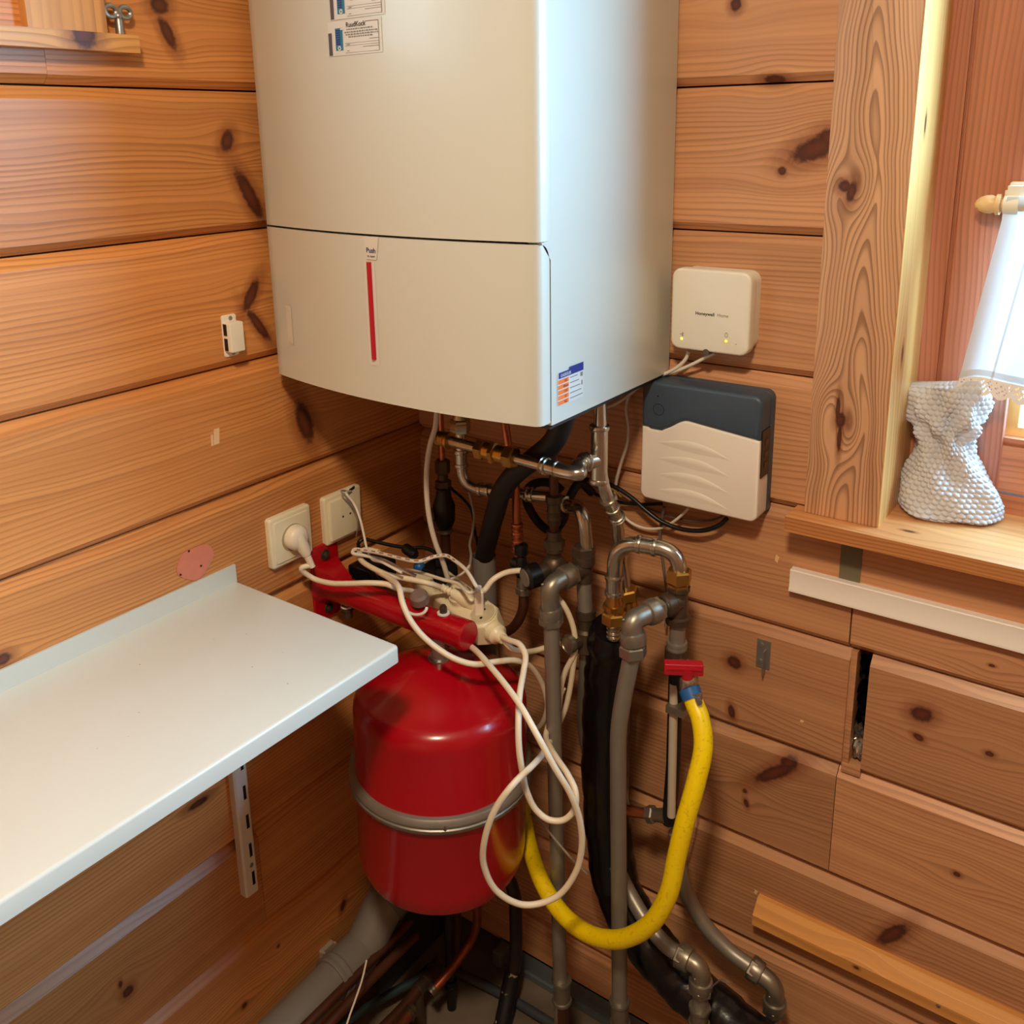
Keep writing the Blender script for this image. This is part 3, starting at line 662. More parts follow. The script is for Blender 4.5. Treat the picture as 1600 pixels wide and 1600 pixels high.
c2, so2 = plate('cable_outlet', 'square cream outlet plate with two pinholes and a notch for thin cables', (-0.2010, 0.9735))
m = MB(); s = 0.033
m.prism([(-s, -s), (s, -s), (s, s*0.55), (s*0.72, s*0.78), (s*0.52, s), (-s, s)], c2+N_*0.0098, U_, W_, N_, 0.0050, 0.0012); m.build('cover', CREAM, so2)
for dy in (-0.007, 0.009):
    m = MB(); m.lathe(c2+N_*0.0148+U_*dy+W_*0.001, N_, [(0, 0.0018), (0.0003, 0.0018)], 10); m.build('pinhole', DARK, so2)
m = MB(); m.prism([(-0.006, -0.0035), (0.006, -0.001), (0.006, 0.0035), (-0.006, 0.001)], c2+N_*0.0101+U_*(0.020)+W_*(0.0385), U_, W_, N_, 0.0008); m.build('cable_notch', DARK, so2)
m = MB(); m.prism([(-0.007, -0.01), (0.007, -0.012), (0.008, 0.012), (-0.008, 0.010)], c2+N_*0.0002+U_*0.030+W_*0.0, U_, W_, N_, 0.004); 

ct = V((0.0, -0.3815, 1.3005))
kat = thing('magnetic_catch', 'small white magnetic door catch screwed to the left wall', 'catch', tuple(ct))
m = MB(); m.prism(rrect(0.0235, 0.058, 0.003), ct, U_, W_, N_, 0.0025, 0.0008); m.build('base_plate', WHITEP, kat)
m = MB(); m.prism(rrect(0.0225, 0.041, 0.002), ct+N_*0.0025-U_*0.0005-W_*0.0005, U_, W_, N_, 0.0155, 0.0012); m.build('magnet_housing', WHITEP, kat)
m = MB(); y0 = ct.y-0.0118
m.box((0.0035, y0-0.0004, ct.z-0.019), (0.0105, y0+0.001, ct.z-0.002)); m.box((0.0035, y0-0.0004, ct.z+0.002), (0.0105, y0+0.001, ct.z+0.018)); m.build('magnet_plate', BLACKP, kat)
for dz in (0.024, -0.0245):
    m = MB(); m.lathe(ct+N_*0.0024+W_*dz+U_*0.002, N_, [(0, 0.0032), (0.0008, 0.003), (0.0012, 0.0015)], 12); m.build('screw', ZINC, kat)

# ---------------------------------------------------------------- shelf and its slotted upright
SPECK = mat('grey_speck', (170, 160, 146), 0.8)
sh = thing('wall_shelf', 'white laminate shelf with an upstand along the left wall', 'shelf', (0.16, -0.9, 0.92))
m = MB(); m.prism(rrect(0.318, 1.60, 0.006), (0.1595, -1.2115, 0.921), (1, 0, 0), (0, 1, 0), (0, 0, 1), 0.0225, 0.004); m.build('board', mat('shelf_laminate', (210, 209, 199), 0.30, noise=0.04, nscale=9), sh)
m = MB(); m.box((0.001, -2.01, 0.943), (0.0045, -0.4125, 0.9705)); m.build('upstand', WHITE, sh)
rnd = random.Random(5)
for k in range(9):
    x, y = rnd.uniform(0.08, 0.28), rnd.uniform(-0.75, -0.48); m = MB(); m.lathe((x, y, 0.9436), (0, 0, 1), [(0, rnd.uniform(0.0005, 0.0012)), (0.0002, 0.0004)], 7); m.build('speck', SPECK, sh)
m = MB(); m.lathe((0.300, -0.428, 0.9185), (0, 0, 1), [(0, 0.004), (0.003, 0.005)], 12); m.build('edge_button', WHITEP, sh)
ry = -0.4475
up_ = thing('slotted_upright', 'white slotted steel upright below the shelf on the left wall', 'shelf upright', (0.0, ry, 0.43))
m = MB(); m.prism([(-0.0125, 0), (0.0125, 0), (0.0125, 0.012), (0.0095, 0.0145), (-0.0095, 0.0145), (-0.0125, 0.012)], (0.0, ry, 0.4300), (0, 1, 0), (1, 0, 0), (0, 0, 1), 0.49); m.build('channel', WHITEP, up_)
for k in range(8):
    z = 0.445+k*0.0515
    m = MB(); m.box((0.0143, ry+0.001, z), (0.0148, ry+0.0060, z+0.024)); m.build('slot', DARK, up_)
m = MB(); m.lathe((0.0144, ry+0.002, 0.4815), (1, 0, 0), [(0, 0.0040), (0.0010, 0.0034)], 10); m.build('screw', ZINC, up_)
m = MB(); m.box((0.0147, ry-0.006, 0.905), (0.27, ry+0.006, 0.9205)); m.build('bracket', WHITEP, up_)

# wing key standing on the side sill
kz = 1.6812; ky = -0.5022; kx = 0.011
wk = thing('wing_key', 'small grey two-looped wing key standing on the sill at upper left', 'key', (kx, ky, kz))
m = MB(); m.lathe((kx, ky, kz), (0, 0, 1), [(0, 0.0052), (0.016, 0.0046), (0.018, 0.0036)], 16); m.build('stem', ZINC, wk)
m = MB()
for s in (-1, 1):
    c = V((kx, ky+s*0.0092, kz+0.0250)); m.tube([c+V((0, math.cos(a)*0.0072, math.sin(a)*0.0062)) for a in [2*math.pi*k/20 for k in range(21)]], 0.0029, 8, False)
m.ball((kx, ky, kz+0.020), 0.0046); m.build('loop_grip', ZINC, wk)

# ---------------------------------------------------------------- pipes under the boiler
def run(name, label, cat, pts, r, material, rad=0.03, seg=14, group=None, n=8, sm=False):
    P = smooth(pts, n) if sm else (fillet(pts, rad, n) if len(pts) > 2 else [V(p) for p in pts])
    t = thing(name, label, cat, tuple(P[-1]), group)
    m = MB(); m.tube(P, r, seg); m.build('pipe', material, t)
    return t
def collar(m, p, d, r, w=0.010, up=0.0028):
    d = V(d).normalized(); m.lathe(V(p)-d*w/2, d, [(0, r), (0.001, r+up*0.8), (w*0.3, r+up), (w*0.42, r+up*0.35), (w*0.58, r+up*0.35), (w*0.7, r+up), (w-0.001, r+up*0.8), (w, r)], 20)
def sleeve(m, p, q, r, bead=0.002):
    p, q = V(p), V(q); L = (q-p).length
    m.lathe(p, q-p, [(0, r), (0, r+bead), (0.003, r+bead*1.3), (0.006, r+bead), (0.0065, r+bead*0.35), (L-0.0065, r+bead*0.35), (L-0.006, r+bead), (L-0.003, r+bead*1.3), (L, r+bead), (L, r)], 20)
def elbow(m, a, b, c, r, bead=0.003, nut=True):
    # cast elbow from a round b to c, with heavier sockets at both ends
    a, b, c = V(a), V(b), V(c); P = fillet([a, b, c], min((a-b).length, (c-b).length)*0.45, 8); m.tube(P, r, 16)
    for e, d in ((a, (b-a)), (c, (b-c))):
        d = d.normalized(); m.lathe(e-d*0.004, d, [(0, r), (0, r+bead), (0.003, r+bead*1.2), (0.013, r+bead*1.2), (0.016, r+bead), (0.017, r)], 20)
def nut(m, p, d, h, r): m.hexn(V(p)-V(d).normalized()*h/2, d, h, r)

# A: return pipe that drops from the boiler at the right, jogs towards the wall and ends in a brass union
A0, A1, A2 = V((0.447, -0.140, 1.2315)), V((0.4500, -0.1400, 1.1102)), V((0.4566, -0.1370, 1.0828))
A3, A4, A5 = V((0.4560, -0.1050, 1.0403)), V((0.4524, -0.0920, 0.9936)), V((0.4596, -0.0820, 0.9160))
pA = run('return_pipe', 'shiny steel pipe with a tee and offset bend, dropping from the right of the boiler', 'pipe', [A0, A1, A2, A3, A4, A5], 0.0090, STEEL, 0.03)
TZ = 1.135; TEE = V((0.4475, -0.140, TZ))
m = MB(); sleeve(m, (A0.x, A0.y, TZ+0.048), (A0.x, A0.y, TZ-0.034), 0.0108, 0.0026); m.tube([TEE, TEE+V((-0.012, -0.024, 0))], 0.0108, 14); collar(m, TEE+V((-0.010, -0.020, 0)), (-0.45, -0.9, 0), 0.0105, 0.012, 0.0034); m.build('tee', STEEL, pA)
dA = (A3-A2).normalized(); m = MB(); sleeve(m, A2+dA*0.006, A2+dA*0.034, 0.0092); collar(m, A3+dA*0.000, dA, 0.0092); m.build('offset_coupling', STEEL, pA)
d5 = (A5-A4).normalized(); m = MB(); sleeve(m, A4-V((0,0,0.0)), A4+d5*0.022, 0.0092); m.build('sleeve', STEEL, pA)
m = MB(); nut(m, A5+d5*0.002, d5, 0.018, 0.0190); m.lathe(A5+d5*0.012, d5, [(0, 0.0145), (0.014, 0.0145), (0.015, 0.0165), (0.020, 0.0165), (0.021, 0.0130), (0.034, 0.0130)], 20); m.build('brass_union', BRASS, pA)

# H: short header running left under the boiler with a brass union
H0, H1 = V((0.2067, -0.1925, 1.1370)), V((0.3986, -0.2003, 1.1340)); H2 = V((0.4340, -0.2036, 1.1340)); 
hx = (H1-H0).normalized()
tH = thing('header_pipe', 'horizontal steel header with a brass union, close under the boiler front', 'pipe', tuple(H0))
m = MB(); m.tube([H0, H1], 0.0078, 14); m.build('pipe', STEEL, tH)
m = MB(); e0 = H1-hx*0.004; e1 = TEE+V((-0.011, -0.022, 0)); m.tube(smooth([e0, H1+hx*0.012, H1+hx*0.030+V((0.002, -0.001, 0)), H1+hx*0.048+V((0.005, 0.004, 0)), e1+V((0.002, -0.020, 0.0)), e1], 6), 0.0098, 16); collar(m, H1, hx, 0.0098); collar(m, H1+hx*0.020, hx, 0.0096, 0.004, 0.0015); collar(m, e1, (0.45, 0.9, 0), 0.0096, 0.012); m.build('bend', STEEL, tH)
hl = (H1-H0).length; m = MB()
for a, b, r in ((0.0, 0.018, 0.0095), (0.020, 0.024, 0.0125)): m.lathe(H0+hx*a, hx, [(0, r), (b-a, r)], 18)
for k in range(4): m.lathe(H0+hx*(0.001+0.0045*k), hx, [(0, 0.009), (0.0015, 0.0108), (0.003, 0.009)], 18)
m.build('end_nipple', BRASS, tH)
ua = hl*0.40; m = MB(); nut(m, H0+hx*(ua+0.006), hx, 0.014, 0.0150); m.lathe(H0+hx*(ua+0.014), hx, [(0, 0.0125), (0.022, 0.0125)], 20); nut(m, H0+hx*(ua+0.030), hx, 0.008, 0.0165); m.lathe(H0+hx*(ua+0.034), hx, [(0, 0.0125), (0.016, 0.0125)], 20); nut(m, H0+hx*(ua+0.058), hx, 0.016, 0.0160); m.build('brass_union', BRASS, tH)

# C: flow pipe behind the header, bending right along the wall
C0 = V((0.1923, -0.1250, 1.1524)); C1 = V((0.1941, -0.1250, 1.0350)); C2 = V((0.3442, -0.1050, 1.0465))
C0.x = C1.x; C0.z = 1.2315
pC = run('flow_pipe', 'steel pipe bending to the right behind the header, left of the black insulation tube', 'pipe', [C0, C1, C2], 0.0088, STEEL, 0.034, n=10)
dC = (C2-C1).normalized(); m = MB(); sleeve(m, C1+V((0, 0, 0.062)), C1+V((0, 0, 0.034)), 0.009); m.build('press_sleeve', STEEL, pC); m = MB(); sleeve(m, C1+dC*0.030, C1+dC*0.050, 0.009); m.build('press_sleeve', STEEL, pC); m = MB(); collar(m, C1+dC*0.118, dC, 0.009, 0.014); m.build('press_sleeve', STEEL, pC)
m = MB(); q = V((0.1942, -0.1250, 1.1365)); q.x = C1.x; m.hexn(q-V((0, 0, 0.012)), (0, 0, 1), 0.022, 0.0155); m.lathe(q+V((0, 0, 0.010)), (0, 0, 1), [(0, 0.012), (0.012, 0.009)], 18); m.build('valve_collar', STEEL, pC)

# copper gas pipe with yellow-handled cock at far left
G0 = V((0.1117, -0.0750, 1.1006)); G1 = V((0.1133, -0.0750, 1.0483)); GX = V((0, 0, 1)); G0.x = G1.x; G0.y = G1.y
tg = thing('gas_cock', 'dark gas cock with a yellow handle on a copper pipe, under the boiler', 'valve', tuple(G1-V((0, 0, 0.16))))
m = MB(); m.tube([V((G1.x, G1.y, 1.2315)), G1], 0.0050, 10); m.build('copper_pipe', COPPER, tg)
m = MB(); z = G1.z; p = lambda dz: V((G1.x, G1.y, z-dz))
m.hexn(p(0.022), GX, 0.024, 0.0125); m.lathe(p(0.034), GX, [(0, 0.0085), (0.012, 0.0085)], 16); m.hexn(p(0.046), GX, 0.013, 0.0135); m.lathe(p(0.050), GX, [(0, 0.0120), (0.004, 0.0140)], 18); m.build('compression_nut', BRONZE, tg)
m = MB(); m.lathe(p(0.118), GX, [(0, 0.012), (0.014, 0.018), (0.040, 0.0190), (0.056, 0.013), (0.068, 0.012)], 20); m.build('valve_body', BLACKP, tg)
m = MB(); c = p(0.093)+V((-0.009, -0.014, 0)); m.lathe(c, (-0.85, -0.55, 0.0), [(0, 0.006), (0.004, 0.013), (0.010, 0.013), (0.012, 0.008)], 16); m.build('handle', mat('dull_yellow_plastic', (176, 136, 20), 0.45), tg)
m = MB(); m.lathe(p(0.128), GX, [(0, 0.008), (0.004, 0.0145), (0.008, 0.0145), (0.010, 0.011)], 20); m.build('ring_nut', NICKEL, tg)
m = MB(); m.tube([p(0.126), V((G1.x, G1.y, 0.30)), V((G1.x-0.01, G1.y, 0.001))], 0.0085, 12); m.build('lower_pipe', OLDCOP, tg)

# copper pipe with press fitting, black stop valve and curved tail
K0 = V((0.2622, -0.1200, 1.1556)); K1 = V((0.2928, -0.1200, 1.0545)); K2 = V((0.2929, -0.1180, 0.9442)); K0.z = 1.2315; K1b = V((K1.x, K1.y, K1.z))
tk = thing('filling_pipe', 'thin copper pipe with ribbed fitting running down right of the black insulation tube', 'pipe', tuple(K2))
m = MB(); m.tube(fillet([K0, V((0.2863, -0.1200, 1.0804)), K1, K2], 0.02, 6), 0.0062, 12); m.build('pipe', COPPER, tk)
m = MB(); dk = (K2-K1).normalized(); L = (K2-K1).length
for f in (0.56, 0.68, 0.80, 0.90): collar(m, K1+dk*L*f, dk, 0.0068, 0.011, 0.0025)
m.lathe(K1+dk*L*0.53, dk, [(0, 0.0075), (L*0.40, 0.0075)], 16); m.build('press_fitting', COPPER, tk)
sv = V((0.3011, -0.1200, 0.9281)); tv = thing('stop_valve', 'small black stop valve with a curved copper tail above the vessel', 'valve', tuple(sv))
m = MB(); m.lathe(sv+V((0, 0, -0.012)), GX, [(0, 0.010), (0.022, 0.0085), (0.030, 0.006), (0.034, 0.0105), (0.048, 0.0105), (0.050, 0.008)], 18); m.tube([sv+V((-0.016, 0, 0.004)), sv+V((0.012, 0, 0.0))], 0.008, 12); m.build('body', BLACKP, tv)
m = MB(); m.hexn(sv+V((0.003, 0, -0.044)), GX, 0.012, 0.0125); m.lathe(sv+V((0.003, 0, -0.032)), GX, [(0, 0.0105), (0.018, 0.0105)], 18); m.build('tail_nut', NICKEL, tv)
m = MB(); t0 = sv+V((0.003, 0, -0.044)); m.tube(smooth([t0, t0+V((-0.001, 0, -0.022)), (0.2934, -0.1180, 0.8367), (0.2714, -0.1120, 0.8093), (0.2387, -0.1040, 0.7883)], 6), 0.0078, 12); m.build('copper_tail', OLDCOP, tv)

# F: dark copper riser with brass coupling, ending in a bronze valve with a round black knob
F0 = V((0.3538, -0.1120, 1.1256)); F1 = V((0.3549, -0.1120, 0.9248)); F0.x = F1.x; F0.z = 1.2315; tf = thing('bronze_valve', 'dark bronze valve with a round black knob facing left, on a dark copper riser', 'valve', tuple(F1))
m = MB(); m.tube([F0, F1+V((0, 0, 0.035))], 0.0070, 12); m.build('riser', OLDCOP, tf)
FZ = {785: 1.0424, 800: 1.0273, 838: 0.9888, 862: 0.9643, 885: 0.9405}
m = MB(); c = V((F1.x, F1.y, FZ[800])); m.lathe(c-V((0, 0, 0.020)), GX, [(0, 0.0095), (0.008, 0.0098), (0.010, 0.0108), (0.013, 0.0098), (0.020, 0.0098), (0.022, 0.0108), (0.025, 0.0098), (0.034, 0.0098), (0.036, 0.0125), (0.046, 0.0125), (0.048, 0.008)], 20); m.build('brass_coupling', BRONZE, tf)
m = MB(); c = V((F1.x, F1.y, FZ[862])); m.lathe(c-V((0, 0, 0.0)), GX, [(-0.03, 0.011), (0.0, 0.011), (0.002, 0.0145), (0.016, 0.0145), (0.018, 0.0115), (0.034, 0.0110)], 20); m.hexn(c+V((0, 0, 0.006)), GX, 0.014, 0.0165); b = V((F1.x, F1.y, FZ[885])); m.ball(b, 0.0185, 18, 1.1); m.tube([b, b+V((-0.012, -0.034, -0.003))], 0.0125, 16); m.tube([b, b+V((0.034, 0.0, -0.002))], 0.0115, 14); m.tube([b, b-V((0, 0, 0.035))], 0.0115, 14); m.build('body', BRONZE, tf)
kd = V((-0.42, -0.90, -0.05)).normalized(); kb = b+V((-0.010, -0.026, -0.004)); m = MB(); m.lathe(kb, kd, [(0, 0.013), (0.002, 0.0185), (0.020, 0.0185), (0.024, 0.0150)], 24); kn_ = m.build('knob', BLACKP, tf)
m = MB(); m.lathe(kb+kd*0.0235, kd, [(0, 0.0135), (0.0015, 0.0125)], 24); m.build('knob_cap', mat('grey_knob_cap', (120, 112, 106), 0.45), kn_)

# G: steel bend into a bronze tee; a grey branch comes forward to an elbow and drops to the floor
g0 = V((0.3486, -0.0700, 1.0235)); g1 = V((0.3886, -0.1000, 1.0387)); g2 = V((0.4089, -0.1080, 0.9786)); GT = V((0.4036, -0.1080, 0.9489))
tG = thing('grey_drop_pipe', 'grey drop pipe behind the hanging cords, joined by an elbow to a steel bend', 'pipe', (0.4005, -0.165, 0.0))
m = MB(); m.tube(fillet([g0, g1+V((0.012, -0.006, 0.004)), g2, GT], [0.036, 0.01], 10), 0.0098, 16); d0 = (g1-g0).normalized(); collar(m, g0+d0*0.003, d0, 0.0100, 0.016, 0.0035); m.build('steel_bend', STEEL, tG)
m = MB(); m.lathe(GT-V((0, 0, 0.020)), GX, [(0, 0.0130), (0.026, 0.0130), (0.028, 0.0165), (0.042, 0.0165), (0.044, 0.0125), (0.050, 0.0125)], 22); m.hexn(GT+V((0, 0, 0.020)), GX, 0.016, 0.0175); E_ = V((0.386, -0.168, GT.z-0.005)); e2 = V((0.3865, -0.1690, E_.z-0.036)); br = (E_-GT).normalized(); m.tube([GT, GT+br*0.026], 0.0135, 16); m.build('bronze_tee', BRONZE, tG)
m = MB(); m.tube([GT+br*0.02, E_], 0.0105, 14); m.tube([e2, V((0.4003, -0.165, 0.10)), V((0.4003, -0.165, 0.001))], 0.0116, 16); m.build('pipe', GALV, tG)
m = MB(); elbow(m, E_-br*0.034, E_+br*0.004, e2-V((0, 0, 0.012)), 0.0135); nut(m, E_-br*0.038, br, 0.012, 0.0170); nut(m, e2-V((0, 0, 0.020)), (0, 0, 1), 0.014, 0.0180)
for s in (E_+V((-0.006, -0.0125, 0.003)), E_+V((-0.004, -0.0115, -0.022))): m.ball(s, 0.0022, 8)
m.build('elbow', NICKEL, tG)
xg = 0.4005; zc = 0.2290; m = MB(); sleeve(m, (xg, -0.165, zc+0.024), (xg, -0.165, zc-0.022), 0.0125, 0.003); m.build('floor_coupling', NICKEL, tG)
m = MB(); m.tube([V((xg, -0.165, zc-0.02)), V((xg, -0.165, 0.001))], 0.0122, 14); m.build('copper_foot', OLDCOP, tG)
# its straight run below the tee: grey pipe, bronze fitting and drain plug
p1 = V((0.4059, -0.1080, 0.9116)); p2 = V((0.4072, -0.1080, 0.8778)); p3 = V((0.4063, -0.1080, 0.8354)); p4 = V((0.4099, -0.1000, 0.7108))
tq = thing('tee_drop_pipe', 'short grey pipe with bronze drain plug, between the grey drop pipe and the black duct', 'pipe', tuple(p4))
m = MB(); m.tube([GT-V((0, 0, 0.018)), p2], 0.0112, 14); m.tube(smooth([p3, (0.3975, -0.0950, 0.7699), (0.3790, -0.0700, 0.6881), (0.3664, -0.0450, 0.6162), (0.3735, -0.0300, 0.5496)], 5), 0.0088, 12); m.build('pipe', GALV, tq)
m = MB(); m.lathe(p2+V((0, 0, 0.006)), (0, 0, -1), [(0, 0.0115), (0, 0.0150), (0.012, 0.0150), (0.014, 0.0125), (0.030, 0.0120), (0.034, 0.0165), (0.066, 0.0165), (0.070, 0.0110)], 20); pd = V((-0.35, -0.92, 0.05)).normalized(); m.tube([p3, p3+pd*0.026], 0.012, 16); m.build('drain_body', BRONZE, tq)
m = MB(); m.lathe(p3+pd*0.024, pd, [(0, 0.0135), (0.003, 0.0145), (0.010, 0.0145), (0.0105, 0.0120), (0.0090, 0.0110)], 22); m.build('drain_cap', NICKEL, tq)

# U-bend with brass unions over the black duct
YU = -0.122; u0 = V((0.4617, -0.1220, 0.8733)); u1 = V((0.4627, -0.1220, 0.9539)); um = V((0.5091, -0.1130, 1.0112)); u3 = V((0.5530, -0.1040, 0.9764)); UT = V((0.5532, -0.1040, 0.9399))
u1.x = u0.x = u1.x
tU = thing('bridge_bend', 'shiny steel U-bend bridging a brass union and the bronze tee above the yellow hose', 'pipe', tuple(u0))
ur = 0.0108; zt = um.z+0.002
m = MB(); m.tube(fillet([u1-V((0, 0, 0.022)), V((u1.x, YU, zt)), V((u3.x, u3.y, zt)), u3-V((0, 0, 0.026))], 0.052, 14), ur, 18); m.build('pipe', STEEL, tU)
m = MB(); dm = V((u3.x-u1.x, u3.y-YU, 0)).normalized(); mid = V(((u1.x+u3.x)/2, (YU+u3.y)/2, zt)); sleeve(m, mid-dm*0.014, mid+dm*0.014, ur); m.build('press_sleeve', STEEL, tU)
m = MB(); sleeve(m, u1+V((0, 0, 0.006)), u1-V((0, 0, 0.024)), ur+0.0005); m.build('lower_sleeve', STEEL, tU)
m = MB(); b0 = u1-V((0, 0, 0.022)); m.lathe(b0, (0, 0, -1), [(0, 0.0100), (0.010, 0.0115), (0.016, 0.0125), (0.0165, 0.0150), (0.024, 0.0150), (0.025, 0.0130), (0.030, 0.0130)], 22); nut(m, b0-V((0, 0, 0.038)), GX, 0.018, 0.0178); nut(m, b0-V((0, 0, 0.020)), GX, 0.008, 0.0170); m.build('brass_union', BRASS, tU)
m = MB(); z0 = b0.z-0.046
for k in range(4): m.lathe((u1.x, YU, z0-k*0.0065), (0, 0, -1), [(0, 0.0088), (0.0015, 0.0108), (0.0045, 0.0100), (0.0065, 0.0086)], 18)
m.build('hose_tail', STEEL, tU)
m = MB(); nut(m, u3+V((0, 0, 0.000)), GX, 0.020, 0.0178); nut(m, u3-V((0, 0, 0.014)), GX, 0.008, 0.0160); m.build('brass_nut', BRASS, tU)

# bronze tee below the U-bend, its forward branch and the bent grey pipe to the floor
eb = V((0.5225, -0.176, UT.z-0.006)); bd = (eb-UT).normalized(); ed = V((0.5251, -0.1800, 0.8950))
foot = V((0.5114, -0.1750, 0.2563)); tP = thing('bent_drop_pipe', 'long grey pipe with a kink, dropping to the floor in front of the black duct', 'pipe', (foot.x, foot.y, 0))
m = MB(); m.tube([UT+bd*0.02, eb], 0.0108, 14); m.tube(smooth([ed, (0.5225, -0.1800, 0.8768), (0.5127, -0.1800, 0.8194), (0.5050, -0.1790, 0.7606), (0.5045, -0.1780, 0.6873), (0.5075, -0.1760, 0.4797), foot, (foot.x+0.002, foot.y, 0.001)], 6), 0.0118, 16); m.build('pipe', GALV, tP)
m = MB(); elbow(m, eb-bd*0.036, eb+bd*0.004, ed+V((0, 0, 0.010)), 0.0140); nut(m, eb-bd*0.040, bd, 0.013, 0.0175); nut(m, ed-V((0, 0, 0.004)), V((-0.06, 0, 1)), 0.018, 0.0190)
for s in (eb+V((-0.008, -0.0125, 0.003)), eb+V((-0.006, -0.0115, -0.024))): m.ball(s, 0.0022, 8)
m.build('elbow', NICKEL, tP)
m = MB(); sleeve(m, (0.5109, -0.1750, 0.2902), (0.5127, -0.1750, 0.2448), 0.0125, 0.003); m.build('floor_coupling', NICKEL, tP)
tT = thing('bronze_tee', 'dark bronze tee and grey pipe stub between the U-bend and the red-handled tap', 'fitting', tuple(V((0.5540, -0.1040, 0.8544))))
m = MB(); m.lathe(UT-V((0, 0, 0.034)), GX, [(0, 0.0165), (0.010, 0.0175), (0.012, 0.0135), (0.022, 0.0130), (0.048, 0.0130), (0.050, 0.0155), (0.056, 0.0155)], 22); m.tube([UT, UT+bd*0.028], 0.0140, 16); m.lathe(UT+bd*0.010, bd, [(0, 0.0140), (0.002, 0.0160), (0.014, 0.0160), (0.016, 0.0140)], 18); m.build('tee', BRONZE, tT)
q1 = V((0.5541, -0.1040, 0.9138)); q2 = V((0.5536, -0.1040, 0.8692)); q2.x = q1.x = UT.x
m = MB(); m.tube([q1, q2], 0.0112, 14); m.build('stub', GALV, tT)
m = MB(); sleeve(m, q2+V((0, 0, 0.008)), q2-V((0, 0, 0.004)), 0.0120, 0.0022); m.build('stub_collar', GALV, tT)
m = MB(); m.lathe(q2-V((0, 0, 0.003)), (0, 0, -1), [(0, 0.0165), (0.022, 0.0165), (0.024, 0.0120), (0.034, 0.0115)], 20); m.build('lower_socket', BRONZE, tT)

# black-sheathed pipe and pale pipe clipped together behind the tap
s0 = q2-V((0, 0, 0.036)); s1 = V((0.5428, -0.0900, 0.5649)); tS = thing('sheathed_pipe', 'upright black sheathed pipe beside the yellow hose with a copper side stub', 'pipe', tuple(s1))
m = MB(); m.tube([s0, V((s1.x+0.004, s1.y, s1.z+0.1)), s1], 0.0105, 12); m.build('sheath', RUBBER, tS)
m = MB(); f0 = V((0.5524, -0.1080, 0.8125)); f1 = V((0.5550, -0.1080, 0.5942)); m.tube([f0, f1], 0.0062, 12); m.build('pale_pipe', mat('pale_pipe_coat', (196, 186, 168), 0.45), tS)
m = MB(); m.box(f0+V((-0.006, -0.012, -0.042)), f0+V((0.022, 0.012, -0.030))); m.build('pipe_clip', NICKEL, tS)
cs0 = V((0.4659, -0.0880, 0.5447)); cs1 = V((0.5087, -0.0880, 0.5623)); cs2 = V((0.5393, -0.0900, 0.5746)); m = MB(); m.tube([cs0-V((0.02, 0, 0)), cs1], 0.0082, 14); m.build('copper_stub', COPPER, tS)
dx = (cs2-cs1).normalized(); m = MB(); m.hexn(cs1-dx*0.003, dx, 0.014, 0.0135); m.lathe(cs1+dx*0.011, dx, [(0, 0.010), (0.010, 0.0105), (0.022, 0.012)], 18); m.build('compression_nut', NICKEL, tS)

# grey pipes low at right, each with an elbow
def low_pipe(name, label, pts, r, ea, eb_, ec, cuff):
    t = thing(name, label, 'pipe', tuple(V(ec)))
    m = MB(); m.tube(smooth(pts, 8), r, 16); m.tube([V(ec)+V((0, 0, 0.012)), V((ec[0], ec[1], 0.001))], r*0.98, 16); m.build('pipe', GALV, t)
    m = MB(); elbow(m, ea, eb_, ec, r+0.0022, 0.0032); d = (V(eb_)-V(ea)).normalized(); nut(m, V(ea)-d*0.002, d, 0.012, r+0.0068); nut(m, V(ec)-V((0, 0, 0.004)), GX, 0.012, r+0.0068); m.ball(V(eb_)+V((-0.004, -r-0.001, -0.012)), 0.0022, 8); m.build('elbow', NICKEL, t)
    m = MB(); sleeve(m, (ec[0], ec[1], ec[2]-0.036-cuff), (ec[0], ec[1], ec[2]-0.070-cuff), r+0.001, 0.003); m.build('coupling', NICKEL, t)
    return t
Y1 = -0.150; j = [(0.4704, -0.1200, 0.4734), (0.4988, -0.1280, 0.4436), (0.5351, -0.1400, 0.4202), (0.5713, -0.1480, 0.4056), (0.6012, -0.1500, 0.4029)]
ja, jb, jc = V((0.5992, -0.1500, 0.4029)), V((0.6294, -0.1500, 0.4004)), V((0.6297, -0.1500, 0.3673)); jc.x = jb.x
low_pipe('curved_grey_pipe', 'grey pipe curving from behind the drop pipe to an elbow at bottom centre right', j, 0.0115, ja, jb, jc, 0.0)
Y2 = -0.062; k = [(0.5477, -0.0750, 0.5398), (0.5534, -0.0720, 0.4826), (0.5683, -0.0680, 0.4284), (0.5967, -0.0640, 0.3860), (0.6366, -0.0620, 0.3594), (0.6696, -0.0620, 0.3505)]
ka, kb_, kc = V((0.6757, -0.0620, 0.3494)), V((0.7098, -0.0620, 0.3395)), V((0.7091, -0.0620, 0.3010)); kc.x = kb_.x
low_pipe('curved_grey_pipe', 'grey pipe curving down from the black sheathed pipe to the elbow at far right', k, 0.0115, ka, kb_, kc, 0.02)

